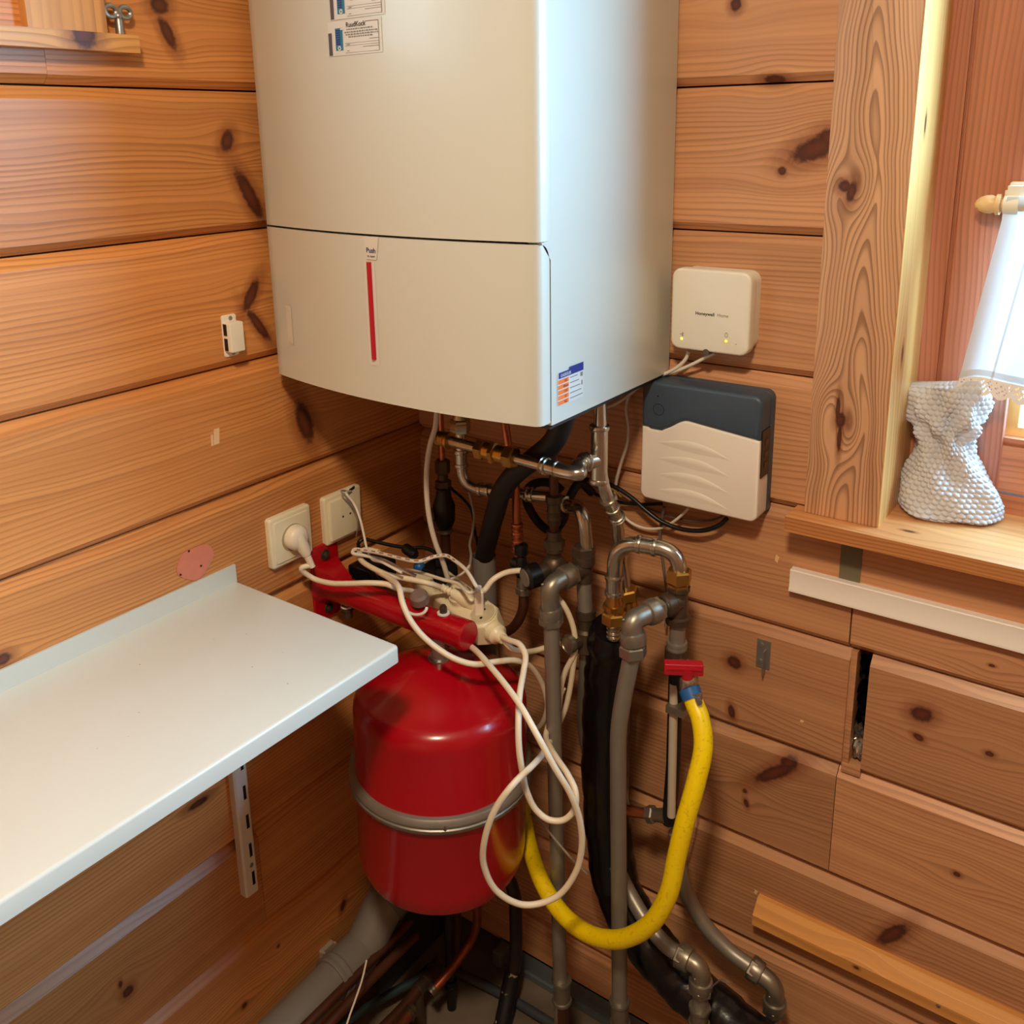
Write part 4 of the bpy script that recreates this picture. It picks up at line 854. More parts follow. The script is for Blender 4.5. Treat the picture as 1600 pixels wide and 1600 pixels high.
# red-handled drain tap and yellow hose
TP = V((0.5862, -0.1400, 0.8435)); tt = thing('drain_tap', 'chrome drain tap with a red T-handle', 'tap', tuple(TP))
hd = V((0.5836, -0.1460, 0.8670)); hu = V((0.86, 0.51, -0.01)).normalized(); hn = V((0.51, -0.86, 0)).normalized()
m = MB(); m.prism(rrect(0.052, 0.0165, 0.002), hd-hn*0.007, hu, (0, 0, 1), hn, 0.013, 0.0015); m.prism(rrect(0.046, 0.0025, 0.001), hd+hn*0.005+V((0, 0, 0.002)), hu, (0, 0, 1), hn, 0.0025); m.lathe(hd+hu*0.006, (0, 0, -1), [(0, 0.0095), (0.018, 0.0085), (0.022, 0.0080)], 16); m.build('handle', REDP, tt)
m = MB(); m.lathe(TP+V((0.003, 0, 0.014)), (0, 0, -1), [(0, 0.0075), (0.006, 0.0125), (0.010, 0.0130), (0.024, 0.0125)], 18); m.tube([TP+V((0.002, 0, 0.002)), TP+V((-0.012, 0.030, 0.0))], 0.010, 14); m.lathe(TP+V((-0.010, 0.026, 0)), (-0.35, 0.9, 0), [(0, 0.014), (0.008, 0.014)], 6); tl = (V((0.6010, -0.1480, 0.8239))-TP).normalized(); m.tube([TP, TP+tl*0.020], 0.0105, 14); m.build('body', STEEL, tt)
m = MB(); m.lathe(TP+tl*0.008, tl, [(0, 0.0145), (0.014, 0.0145)], 24); m.build('blue_band', BLUE, tt)
m = MB(); c = TP+tl*0.014+V((0.012, -0.006, 0.002)); m.box(c-V((0.0045, 0.005, 0.0045)), c+V((0.0065, 0.004, 0.0045))); m.lathe(c+V((0.004, -0.006, 0)), (0.7, -0.7, 0), [(0, 0.004), (0.008, 0.004)], 8); m.build('clamp_screw', ZINC, tt)
hs = TP+tl*0.012
ho = MB(); ho.tube(smooth([hs, TP+tl*0.030, (0.6146, -0.1560, 0.8082), (0.6267, -0.1700, 0.7793), (0.6267, -0.1880, 0.7366), (0.6202, -0.2050, 0.6806), (0.6142, -0.2140, 0.6286), (0.6085, -0.2220, 0.5751), (0.5909, -0.2280, 0.5260), (0.5613, -0.2300, 0.4850), (0.5248, -0.2280, 0.4546), (0.4776, -0.2200, 0.4333), (0.4288, -0.2080, 0.4308), (0.3845, -0.1900, 0.4423), (0.3413, -0.1600, 0.4577), (0.2986, -0.1180, 0.4686), (0.2763, -0.1000, 0.5147)], 8), 0.0128, 18)
YH = mat('yellow_hose_skin', (246, 216, 6), 0.36); nt = YH.node_tree; b_ = nt.nodes['Principled BSDF']; tc = nt.nodes.new('ShaderNodeTexCoord'); nz = nt.nodes.new('ShaderNodeTexNoise'); nz.inputs['Scale'].default_value = 210; nz.inputs['Detail'].default_value = 6; rp = nt.nodes.new('ShaderNodeValToRGB'); rp.color_ramp.elements[0].position = 0.24; rp.color_ramp.elements[0].color = srgb(206, 172, 14); rp.color_ramp.elements[1].position = 0.44; rp.color_ramp.elements[1].color = srgb(246, 216, 6)
nt.links.new(tc.outputs['Object'], nz.inputs[0]); nt.links.new(nz.outputs['Fac'], rp.inputs[0]); nt.links.new(rp.outputs[0], b_.inputs['Base Color'])
tag(ho.build('yellow_hose', YH), 'bright yellow hose looping from the red-handled tap to behind the red vessel', 'hose')

# black insulation tube running into a grey plastic pipe
D = [(0.440, -0.205, 1.231), (0.4040, -0.1850, 1.1666), (0.3599, -0.1680, 1.1278), (0.3186, -0.1600, 1.0924), (0.2912, -0.1530, 1.0589), (0.2673, -0.1380, 1.0161), (0.2310, -0.1080, 0.9566), (0.1977, -0.0800, 0.8931), (0.1983, -0.0800, 0.8683)]
m = MB(); m.tube(smooth(D, 8), 0.0150, 18); tag(m.build('insulation_tube', RUBBER), 'black foam tube slanting down from the boiler into the upright grey plastic pipe', 'tube')
pv = V((0.1981, -0.0800, 0.9044)); pw = V((0.2100, -0.0800, 0.7736)); tpv = thing('upright_waste_pipe', 'upright grey plastic pipe with the black foam tube in its open top, behind the vessel', 'pipe', (pv.x, pv.y, 0.52))
m = MB(); m.lathe((pv.x, pv.y, 0.001), GX, [(0.52, 0.0195), (pv.z-0.001, 0.0195), (pv.z-0.001, 0.0180), (pv.z-0.05, 0.0178)], 26); m.tube(smooth([(pv.x, pv.y, 0.525), (pv.x-0.004, pv.y, 0.49), (pv.x-0.03, pv.y, 0.44), (0.105, -0.085, 0.325), (0.098, -0.086, 0.315)], 6), 0.0195, 22); m.build('pipe', PVC, tpv)
# black film-wrapped duct
dk_ = [(0.4493, -0.1000, 0.8642), (0.4322, -0.0800, 0.7852), (0.4219, -0.0680, 0.6862), (0.4163, -0.0600, 0.5629), (0.4258, -0.0620, 0.4597), (0.4480, -0.0700, 0.3778), (0.5100, -0.1000, 0.3468), (0.5740, -0.1000, 0.3014), (0.6384, -0.1060, 0.2866), (0.7135, -0.1180, 0.2763), (0.7628, -0.1200, 0.2540)]
P = smooth(dk_, 8); rr = [0.0375+0.0012*math.sin(i*0.9)+0.0008*math.sin(i*2.3+1) for i in range(len(P))]; rr[0] = 0.030; rr[1] = 0.035
m = MB(); m.tube(P, rr, 28); tag(m.build('insulated_duct', FOILB), 'thick black film-wrapped duct running down behind the grey pipes to the floor', 'duct')
m = MB(); m.tube(smooth([(0.6464, -0.1550, 0.3776), (0.6550, -0.1560, 0.3940), (0.6645, -0.1570, 0.4065), (0.6750, -0.1570, 0.4073)], 5), 0.0011, 6); tag(m.build('wire_end', ZINC), 'short curled wire end at the elbow at bottom centre right', 'wire')
# black hose coil round the dark riser
m = MB(); c = V((0.3161, -0.0750, 1.0158)); m.tube(smooth([c+V((0.036*math.cos(a), 0.006*math.sin(2*a), 0.038*math.sin(a))) for a in [math.pi*(0.25+k*0.15) for k in range(13)]]+[(0.3598, -0.0500, 1.0532), (0.3702, -0.0300, 1.0335)], 5), 0.0068, 10); tag(m.build('black_coil', RUBBER), 'black rubber hose coiled behind the dark copper riser', 'hose')

# ---------------------------------------------------------------- red vessel and its bracket
va, vb = V((0.2275, -0.243, 0.47)), V((0.2365, -0.243, 0.80)); vd = (vb-va).normalized()
ves = thing('expansion_vessel', 'glossy red expansion vessel with a grey clamp ring', 'expansion vessel', tuple(va-vd*0.03))
R_ = 0.1305; prof = [(-0.030, 0.0), (-0.028, 0.05), (-0.020, 0.095), (-0.006, 0.122), (0.010, R_-0.002), (0.026, R_), (0.155, R_), (0.157, R_+0.001), (0.170, R_+0.001), (0.172, R_)]
prof += [(0.270, R_-0.0005)]+[(0.270+0.032*math.sin(a), R_-0.0005-0.030*(1-math.cos(a))) for a in [i*PI2/7 for i in range(1, 7)]]+[(0.313, 0.088), (0.329, 0.060), (0.340, 0.034), (0.344, 0.020)]
m = MB(); m.lathe(va, vd, prof, 64); m.build('tank', RED, ves)
m = MB(); rp_ = [(0.146, R_+0.0005), (0.147, R_+0.006), (0.150, R_+0.009), (0.156, R_+0.010), (0.1575, R_+0.0082), (0.1605, R_+0.0082), (0.162, R_+0.0100), (0.168, R_+0.0095), (0.172, R_+0.006), (0.173, R_+0.0005)]; m.lathe(va, vd, rp_, 64); cr = m.build('clamp_ring', GALV, ves)
tm = va+vd*0.159; m = MB(); a = math.radians(-48); q = tm+V((math.cos(a), math.sin(a), 0))*(R_+0.0088); m.box(q-V((0.0016, 0.0016, 0.004)), q+V((0.0016, 0.0016, 0.004))); m.build('ring_joint', NICKEL, cr)
top = va+vd*0.343
m = MB(); m.lathe(top, vd, [(-0.003, 0.018), (0.003, 0.017), (0.004, 0.012), (0.038, 0.012)], 24); m.build('neck', ZINC, ves)
AZ = 0.868; bk = thing('vessel_bracket', 'red steel arm bracket on the left wall that carries the red vessel', 'bracket', (0.0, -0.243, AZ))
m = MB(); m.prism(rrect(0.056, 0.128, 0.010), (0.0, -0.243, 0.8735), (0, 1, 0), (0, 0, 1), (1, 0, 0), 0.005, 0.001); m.build('wall_plate', RED, bk)
m = MB(); m.lathe((0.004, -0.243, AZ), (1, 0, 0), [(0, 0.033), (0.004, 0.028), (0.015, 0.0235), (0.04, 0.0215), (0.255, 0.0215), (0.2552, 0.0222), (0.288, 0.0222), (0.290, 0.0205), (0.2905, 0.0)], 32)
m.add([(0.004, -0.268, AZ+0.040), (0.004, -0.218, AZ+0.040), (0.052, -0.232, AZ+0.020), (0.052, -0.254, AZ+0.020), (0.004, -0.268, AZ), (0.004, -0.218, AZ)], [(0, 1, 2, 3), (0, 3, 4), (1, 5, 2), (4, 3, 2, 5)]); m.build('arm', RED, bk)
for dz in (0.0465, -0.046):
    m = MB(); c = (0.005, -0.243, 0.8725+dz); m.lathe(c, (1, 0, 0), [(0, 0.0092), (0.0015, 0.0090)], 20); m.hexn((0.0065, -0.243, 0.8725+dz), (1, 0, 0), 0.004, 0.0060); m.build('wall_bolt', BRONZE, bk)
m = MB(); m.lathe((0.248, -0.243, AZ+0.020), (0, 0, 1), [(0, 0.0085), (0.003, 0.0085), (0.0035, 0.0055), (0.012, 0.0055), (0.0125, 0.0045), (0.015, 0.0040)], 18); m.build('vent_screw', BRONZE, bk)
m = MB(); m.lathe((0.248, -0.243, AZ+0.0215), (0, 0, 1), [(0, 0.0092), (0.0022, 0.0092)], 20); m.build('white_washer', WHITEP, bk)
m = MB(); m.lathe((0.048, -0.243, AZ-0.021), (0, 0, -1), [(0, 0.009), (0.005, 0.009), (0.006, 0.0115), (0.010, 0.0115), (0.011, 0.0085), (0.024, 0.008)], 18); m.build('test_valve', BRONZE, bk)
m = MB(); m.lathe((0.048, -0.243, AZ-0.024), (0, 0, -1), [(0, 0.0105), (0.003, 0.0105)], 18); m.build('valve_ring', WHITEP, bk)

# ---------------------------------------------------------------- power strip lying behind the arm, and what is plugged in
sa, sb = V((0.3064, -0.2006, 0.862)), V((0.1226, -0.1396, 0.872)); sd = (sa-sb).normalized(); sn = V((0, 0, 1))
su = sd.cross(sn).normalized(); sn = su.cross(sd).normalized()
tilt = 0.35; sn2 = sn*math.cos(tilt)+su*math.sin(tilt); su2 = su*math.cos(tilt)-sn*math.sin(tilt)
so = (sa+sb)/2-sn2*0.02; SL = (sa-sb).length
st = thing('power_strip', 'cream three-way power strip lying behind the red arm', 'power strip', tuple(so))
hw = 0.026; L2 = SL/2
m = MB(); ol = [(-L2, -hw), (L2-0.016, -hw), (L2, -hw*0.45), (L2, hw*0.45), (L2-0.016, hw), (-L2, hw), (-L2-0.010, hw*0.5), (-L2-0.010, -hw*0.5)]
m.prism(ol, so, sd, su2*-1, sn2, 0.037, 0.005); m.build('body', CREAM, st)
m = MB(); m.lathe(so+sn2*0.016+sd*(L2-0.002), sd, [(0, 0.0165), (0.012, 0.0150), (0.016, 0.0105), (0.018, 0.0100), (0.026, 0.0075)], 22); m.build('end_cap', CREAM, st)
tops = so+sn2*0.0372
for i, k in enumerate((-0.033, 0.021, 0.075)):
    c = tops+sd*k+su2*-0.002
    m = MB(); m.lathe(c, sn2, [(-0.001, 0.0205), (0.0012, 0.0205), (0.0012, 0.0190), (-0.0005, 0.0185)], 28); o = m.build('socket_rim', CREAM, st)
    m = MB(); m.lathe(c+sn2*0.0002, sn2, [(0, 0.0182), (0.0004, 0.0182)], 28)
    o = m.build('socket_well', mat('socket_well_grey', (196, 186, 156), 0.5), st)
    m = MB(); e = (sd*0.6+su2*0.8).normalized(); m.lathe(c+e*0.0085+sn2*0.0005, sn2, [(0, 0.0024), (0.0003, 0.0024)], 10); m.lathe(c-e*0.0085+sn2*0.0005, sn2, [(0, 0.0024), (0.0003, 0.0024)], 10); m.build('pin_hole', DARK, st)
def plug_at(name, label, c, n, cab, material, r=0.0185, h=0.012, ribs=0.024, cat='plug'):
    t = thing(name, label, cat, tuple(c)); n = V(n).normalized(); cab = V(cab).normalized()
    m = MB(); m.lathe(c, n, [(0, r), (h*0.7, r), (h, r*0.86), (h+0.004, r*0.55)], 28); p0 = V(c)+n*h*0.75
    m.tube([p0-cab*0.004, p0+cab*r*0.9, p0+cab*(r+0.010)], [0.0105, 0.0095, 0.0070], 14); m.build('plug_body', material, t)
    m = MB(); q = p0+cab*(r+0.006); pr = []
    for k in range(7): pr += [(k*ribs/7, 0.0062-k*0.00025), (k*ribs/7+ribs/14, 0.0062-k*0.00025), (k*ribs/7+ribs/14, 0.0048), ((k+1)*ribs/7-0.0001, 0.0048)]
    m.lathe(q, cab, pr, 14); m.build('strain_relief', material, t)
    return t, q+cab*ribs
def cable(name, label, pts, r, material, cat='cable', group=None, seg=10, n=8):
    m = MB(); m.tube(smooth(pts, n), r, seg); return tag(m.build(name, material), label, cat, group)

# white plug in the left wall socket and its lead to the strip
tpl, e1 = plug_at('power_plug', 'white round plug in the left wall socket', c1+N_*0.0122+V((0, 0.002, 0)), N_, V((0.25, 0.22, -0.94)), mat('white_plug', (236, 224, 204), 0.38), 0.0195, 0.014, 0.026)
CB = 0.0043
cable('mains_lead', 'white lead from the left wall socket running along the red arm', [e1-V((0, 0, -0.004)), (0.0240, -0.3090, 0.9275), (0.0300, -0.2943, 0.9071), (0.0632, -0.2900, 0.9059), (0.0996, -0.2850, 0.9131), (0.1368, -0.2750, 0.9204), (0.1555, -0.2620, 0.9181), (0.1670, -0.2500, 0.9090), (0.1668, -0.2250, 0.8951), (0.1681, -0.2050, 0.8858)], CB, CORD)
# flat plug in the far socket, with its lead looping back over the arm
fp = tops+sd*(-0.010)+su2*-0.004
tfp = thing('flat_plug', 'flat cream plug with ribbed cable grip, in the middle of the power strip', 'plug', tuple(fp))
a0, a1 = V((0.2049, -0.2006, 0.9030)), V((0.2453, -0.1900, 0.8900)); ad = (a1-a0).normalized()
m = MB(); m.lathe(a0+ad*0.004, ad, [(0, 0.0060), (0.004, 0.0060), (0.0045, 0.0048), (0.007, 0.0048), (0.0075, 0.0064), (0.010, 0.0064), (0.0105, 0.0050), (0.013, 0.0050), (0.0135, 0.0068), (0.016, 0.0068), (0.0165, 0.0054), (0.019, 0.0054), (0.0195, 0.0074), (0.022, 0.0074)], 16); m.build('cable_grip', CREAM, tfp)
m = MB(); e = a0+ad*0.024; m.tube([e, e+ad*0.015, e+ad*0.040, e+ad*0.052], [0.0085, 0.0115, 0.0125, 0.008], 16); m.lathe(tops+sd*0.021, sn2, [(0, 0.0178), (0.010, 0.0178), (0.013, 0.015)], 24); m.build('plug_body', CREAM, tfp)
cable('white_lead', 'thick white lead looping from the flat plug back over the black box', [a0+ad*0.006, (0.2034, -0.2247, 0.9180), (0.1755, -0.2331, 0.9200), (0.1428, -0.2398, 0.9200), (0.1044, -0.2345, 0.9180), (0.0650, -0.2209, 0.9150), (0.0431, -0.2072, 0.9160), (0.0429, -0.1923, 0.9180), (0.0700, -0.1880, 0.9200)], CB, CORD)
# black plug in the far socket with a black lead
bp_ = tops+sd*(-0.034); tb, eb2 = plug_at('black_plug', 'slim black plug standing in the far end of the power strip', bp_, sn2, V((0, 0, 1)), BLACKP, 0.0075, 0.020, 0.018)
cable('black_lead', 'black lead arching from the black plug to the left over the black box', [eb2-V((0, 0, 0.004)), (0.1742, -0.1683, 0.9350), (0.1379, -0.1567, 0.9320), (0.1133, -0.1627, 0.9280), (0.0782, -0.1666, 0.9250), (0.0446, -0.1713, 0.9250), (0.0227, -0.1769, 0.9250), (0.0218, -0.1852, 0.9200), (0.0433, -0.1987, 0.9150), (0.0631, -0.2054, 0.9050), (0.0966, -0.2180, 0.8950), (0.1142, -0.2215, 0.8850)], 0.0030, BLACKP)
m = MB(); c = V((0.1169, -0.1669, 0.9250)); d = V((1, -0.35, 0)).normalized(); m.tube([c-d*0.020, c-d*0.012, c+d*0.014, c+d*0.020], [0.004, 0.0085, 0.0085, 0.005], 12); tag(m.build('inline_connector', BLACKP), 'black in-line connector on the black lead', 'connector')
# adapter with a blue knob behind the wires
ad_c = V((0.0324, -0.1624, 0.8750)); tad = thing('black_adapter', 'black box with a blue knob half hidden under the white leads, behind the red arm', 'adapter', tuple(ad_c))
m = MB(); m.rbox((ad_c.x+0.012, -0.150, 0.8780), (0.050, 0.030, 0.060), 0.004, 0.003); m.build('body', BLACKP, tad); m = MB(); m.rbox((0.1440, -0.112, 0.8820), (0.050, 0.028, 0.045), 0.010, 0.003); m.build('round_housing', BLACKP, tad)
m = MB(); q = V((0.1239, -0.1537, 0.8950)); m.ball(q, 0.0095, 16, 0.9); m.build('blue_knob', BLUE, tad)
# small euro plug in the near socket with two thin leads
np_ = tops+sd*0.069; tnp = thing('euro_plug', 'narrow white plug upright in the near end of the power strip', 'plug', tuple(np_))
m = MB(); w = V((0, 0, 1)); m.prism(rrect(0.014, 0.0105, 0.003), np_, (sd*0.7-su2*0.7).normalized(), (sd*0.7+su2*0.7).normalized(), w, 0.036, 0.002); m.build('plug_body', mat('white_euro_plug', (238, 228, 210), 0.38), tnp)
m = MB(); m.lathe(np_+w*0.035, w, [(0, 0.0050), (0.003, 0.0050), (0.0032, 0.0040), (0.005, 0.0040), (0.0052, 0.0046), (0.008, 0.0044)], 12); m.build('strain_relief', WHITEP, tnp)
pt = np_+w*0.040
dots = [pt, (0.3030, -0.2339, 0.9450), (0.2765, -0.2204, 0.9550), (0.2416, -0.2034, 0.9550), (0.2164, -0.1967, 0.9550), (0.2007, -0.2048, 0.9520), (0.1867, -0.2225, 0.9480), (0.1534, -0.2241, 0.9440), (0.1138, -0.2214, 0.9400), (0.0788, -0.2206, 0.9360), (0.0538, -0.2265, 0.9340), (0.0542, -0.2300, 0.9300), (0.0690, -0.2185, 0.9250), (0.0965, -0.2046, 0.9180), (0.1331, -0.2009, 0.9100), (0.1490, -0.1897, 0.9000)]
cable('dotted_lead', 'thin white lead with dark dashes arching over the power strip', dots, 0.0028, WCORD, seg=8)
m = MB(); DP = smooth(dots[3:11], 8)
for k in range(0, len(DP)-3, 4): m.tube([DP[k+i]+V((0.0004, -0.0014, 0.0016)) for i in range(3)], 0.0012, 6)
o = m.build('dark_dash', mat('brown_print', (150, 112, 98), 0.6)); o.parent = bpy.data.objects['dotted_lead']
cable('thin_lead', 'thin white lead from the near plug lying along the strip', [pt, (0.2786, -0.2200, 0.9220), (0.2445, -0.2043, 0.9200), (0.2089, -0.1987, 0.9150), (0.1735, -0.1946, 0.9120), (0.1498, -0.1973, 0.9120), (0.1234, -0.2020, 0.9100)], 0.0026, WCORD, seg=8)
cable('arched_lead', 'white lead arching from the near plug to behind the round black knob', [pt+V((0.004, 0, -0.004)), (0.2834, -0.1900, 0.9146), (0.2916, -0.1800, 0.9293), (0.3006, -0.1650, 0.9359), (0.3108, -0.1500, 0.9366), (0.3246, -0.1350, 0.9343), (0.3217, -0.0900, 0.9130)], CB, CORD)
# brown round cap with a white ring pull
rc = V((0.2075, -0.2475, 0.9050)); trc = thing('ring_cap', 'brown round cap with a white ring, resting on the red arm', 'cap', tuple(rc))
m = MB(); m.lathe(rc-V((0, 0, 0.006)), V((0.1, -0.3, 1)), [(0, 0.0135), (0.012, 0.0135), (0.016, 0.010)], 22); m.build('cap', mat('taupe_rubber', (128, 106, 100), 0.5), trc)
m = MB(); c = rc+V((0.004, -0.010, -0.004)); m.tube([c+V((0.022*math.cos(a), -0.008*math.sin(a)-0.006, -0.010*math.sin(a))) for a in [math.pi*(-0.08+1.16*k/18) for k in range(19)]], 0.0022, 8); m.build('ring', WHITEP, trc)
m = MB(); q = [(0.2837, -0.2656, 0.9510), (0.2892, -0.2685, 0.9450), (0.2955, -0.2595, 0.9380), (0.2969, -0.2516, 0.9300)]
# tank-top lead: the heavy lead that leaves the strip bundle, crosses the tank and hangs behind it
cable('tank_lead', 'white lead crossing the red arm and the top of the red vessel', [(0.1065, -0.2300, 0.9124), (0.1626, -0.2580, 0.9257), (0.2077, -0.2900, 0.9377), (0.2239, -0.3020, 0.9256), (0.2396, -0.3060, 0.9073), (0.2570, -0.3040, 0.8889), (0.2803, -0.2980, 0.8716), (0.3077, -0.2900, 0.8589), (0.3287, -0.2740, 0.8500), (0.3436, -0.2450, 0.8445), (0.3516, -0.2100, 0.8317), (0.3563, -0.1800, 0.8087), (0.3594, -0.1550, 0.7702), (0.3594, -0.1400, 0.7249), (0.3465, -0.1300, 0.6865), (0.3250, -0.1200, 0.6563), (0.2920, -0.1050, 0.6322)], CB, CORD)
# hanging loops of the strip's own lead
se = so+sn2*0.016+sd*(L2+0.020)
cable('strip_lead', 'white lead sweeping right from the strip end and behind the drop pipe', [se, (0.3404, -0.2050, 0.8461), (0.3488, -0.1900, 0.8353), (0.3507, -0.1600, 0.8222), (0.3578, -0.1400, 0.8201), (0.3743, -0.1320, 0.8280), (0.3932, -0.1300, 0.8364), (0.4032, -0.1300, 0.8334), (0.3999, -0.1300, 0.8164), (0.3877, -0.1320, 0.7876), (0.3810, -0.1340, 0.7604), (0.3787, -0.1360, 0.7300), (0.3693, -0.1360, 0.6819)], CB, CORD)
cable('looped_lead', 'long white lead hanging in a small loop below the end of the strip', [se+V((0.002, -0.003, 0.004)), (0.3490, -0.2180, 0.8665), (0.3708, -0.2250, 0.8709), (0.3875, -0.2350, 0.8644), (0.3980, -0.2550, 0.8524), (0.4162, -0.2900, 0.8433), (0.4314, -0.3150, 0.8197), (0.4390, -0.3250, 0.7903), (0.4435, -0.3250, 0.7584), (0.4467, -0.3200, 0.7253), (0.4562, -0.3120, 0.6955), (0.4718, -0.3050, 0.6831), (0.4892, -0.2960, 0.6851), (0.5011, -0.2880, 0.7031), (0.4983, -0.2820, 0.7246), (0.4800, -0.2720, 0.7359), (0.4537, -0.2550, 0.7362), (0.4213, -0.2250, 0.7250), (0.3869, -0.1850, 0.7087), (0.3687, -0.1420, 0.7075), (0.3818, -0.1300, 0.7553)], CB, CORD)
cable('looped_lead', 'long white lead hanging in a large open loop in front of the yellow hose', [(0.2379, -0.2050, 0.8327), (0.2700, -0.2220, 0.8395), (0.3120, -0.2480, 0.8516), (0.3553, -0.2750, 0.8577), (0.4027, -0.3000, 0.8553), (0.4415, -0.3200, 0.8482), (0.4719, -0.3300, 0.8256), (0.4936, -0.3250, 0.7865), (0.5102, -0.3150, 0.7495), (0.5185, -0.3050, 0.7080), (0.5195, -0.3000, 0.6616), (0.5099, -0.3020, 0.6139), (0.4879, -0.3150, 0.5752), (0.4551, -0.3400, 0.5645), (0.4295, -0.3650, 0.5908), (0.4189, -0.3800, 0.6393), (0.4263, -0.3850, 0.6901), (0.4397, -0.3780, 0.7361), (0.4554, -0.3600, 0.7675), (0.4565, -0.3200, 0.7695), (0.4159, -0.2300, 0.7217), (0.3742, -0.1400, 0.6840), (0.3851, -0.1280, 0.7225), (0.3974, -0.1260, 0.7965), (0.4020, -0.1280, 0.8415), (0.3967, -0.1320, 0.8751), (0.3873, -0.1380, 0.8997), (0.3754, -0.1400, 0.9114)], CB, CORD)
# leads higher up
cable('boiler_lead', 'thick pale lead falling from the boiler down its left side to the power strip', [(0.2151, -0.200, 1.231), (0.2148, -0.2050, 1.1631), (0.2023, -0.2050, 1.1290), (0.1943, -0.2050, 1.0930), (0.1902, -0.2030, 1.0464), (0.1917, -0.2000, 1.0049), (0.1970, -0.1950, 0.9681), (0.2035, -0.1880, 0.9377), (0.2056, -0.1800, 0.9063)], 0.0040, mat('pale_cord', (208, 196, 182), 0.45))
cable('outlet_lead', 'pair of thin white leads from the outlet notch, left of the bundle', [c2+N_*0.012+U_*0.016+W_*0.036, (0.0260, -0.2086, 1.0166), (0.0360, -0.2031, 0.9997), (0.0500, -0.2049, 0.9763), (0.0600, -0.2085, 0.9517), (0.0700, -0.2132, 0.9320), (0.0800, -0.2158, 0.9224), (0.1429, -0.2521, 0.9450), (0.1769, -0.2505, 0.9380)], 0.0020, WCORD, seg=8)
cable('outlet_lead', 'thin brownish lead curving beside the pair at the outlet notch', [c2+N_*0.012+U_*0.012+W_*0.037, (0.0240, -0.2173, 1.0223), (0.0280, -0.2046, 1.0038), (0.0300, -0.1943, 0.9811), (0.0260, -0.1882, 0.9536), (0.0120, -0.1790, 0.9288)], 0.0015, GCORD, seg=8)
cable('thin_grey_lead', 'thin grey lead hanging beside the black foam tube', [(0.1997, -0.1150, 1.0266), (0.2018, -0.1120, 1.0080), (0.2044, -0.1100, 0.9833), (0.1981, -0.1080, 0.9550), (0.1905, -0.1060, 0.9304), (0.1909, -0.1040, 0.9120), (0.1909, -0.1100, 0.8899)], 0.0022, GCORD, seg=8)
cable('short_wire_end', 'loose white wire end pointing up beside the grey plastic pipe', [(0.1928, -0.1650, 0.8954), (0.2068, -0.1600, 0.9026), (0.2184, -0.1550, 0.9124), (0.2248, -0.1500, 0.9228)], 0.0018, WCORD, seg=8)
cable('thin_black_lead', 'thin black lead sagging behind the left copper pipe', [(0.1032, -0.0600, 1.0104), (0.1148, -0.0550, 0.9932), (0.1321, -0.0500, 0.9794), (0.1504, -0.0500, 0.9630), (0.1572, -0.0500, 0.9259), (0.1681, -0.0550, 0.8960)], 0.0024, BLACKP, seg=8)
RB1, RB2 = (0.5160, -0.0180, 1.2690), (0.5546, -0.0180, 1.2710)
cable('receiver_lead', 'grey-white lead from the left underside of the receiver sweeping under the boiler', [RB1, (0.5125, -0.0180, 1.2586), (0.5032, -0.0180, 1.2473), (0.4874, -0.0170, 1.2358), (0.4632, -0.0160, 1.2230), (0.4410, -0.0160, 1.2085), (0.4183, -0.0160, 1.1878), (0.3933, -0.0150, 1.1710), (0.3653, -0.0140, 1.1604)], 0.0026, WCORD)
cable('receiver_lead', 'grey-white lead from the right underside of the receiver, dropping beside the steel pipe', [RB2, (0.5391, -0.0180, 1.2619), (0.5186, -0.0180, 1.2493), (0.4967, -0.0160, 1.2378), (0.4701, -0.0140, 1.2272), (0.4439, -0.0120, 1.2127), (0.4244, -0.0120, 1.1965), (0.4185, -0.0140, 1.1727), (0.4233, -0.0160, 1.1427), (0.4227, -0.0180, 1.1194), (0.4136, -0.0200, 1.0853), (0.4064, -0.0200, 1.0564), (0.4034, -0.0180, 1.0367)], 0.0025, WCORD)
cable('box_lead', 'white lead sagging in a curve under the two-tone box', [(0.4000, -0.0120, 1.0340), (0.4058, -0.0120, 1.0124), (0.4216, -0.0120, 0.9952), (0.4456, -0.0120, 0.9885), (0.4743, -0.0140, 0.9941), (0.4967, -0.0180, 1.0090), (0.5154, -0.0200, 1.0281), (0.5259, -0.0220, 1.0411)], 0.0021, WCORD, seg=8)
cable('box_lead', 'thick black lead sagging under the two-tone box', [(0.3416, -0.0300, 1.0534), (0.3727, -0.0250, 1.0510), (0.3989, -0.0220, 1.0494), (0.4318, -0.0220, 1.0381), (0.4577, -0.0240, 1.0242), (0.4831, -0.0240, 1.0120), (0.5130, -0.0220, 1.0064), (0.5488, -0.0220, 1.0121), (0.5744, -0.0220, 1.0271), (0.5843, -0.0220, 1.0391)], 0.0034, BLACKP)
cable('box_lead', 'straight black lead running left from under the two-tone box', [(0.3664, -0.0140, 1.0253), (0.4046, -0.0140, 1.0212), (0.4438, -0.0140, 1.0258), (0.4824, -0.0200, 1.0375)], 0.0028, BLACKP)
cable('box_lead', 'thin dark grey lead in a shallow arc under the two-tone box', [(0.4243, -0.0080, 1.0245), (0.4621, -0.0080, 1.0187), (0.4946, -0.0100, 1.0158), (0.5310, -0.0120, 1.0190), (0.5640, -0.0140, 1.0305), (0.5813, -0.0200, 1.0454)], 0.0017, mat('dark_grey_cord', (92, 78, 72), 0.5), seg=8)
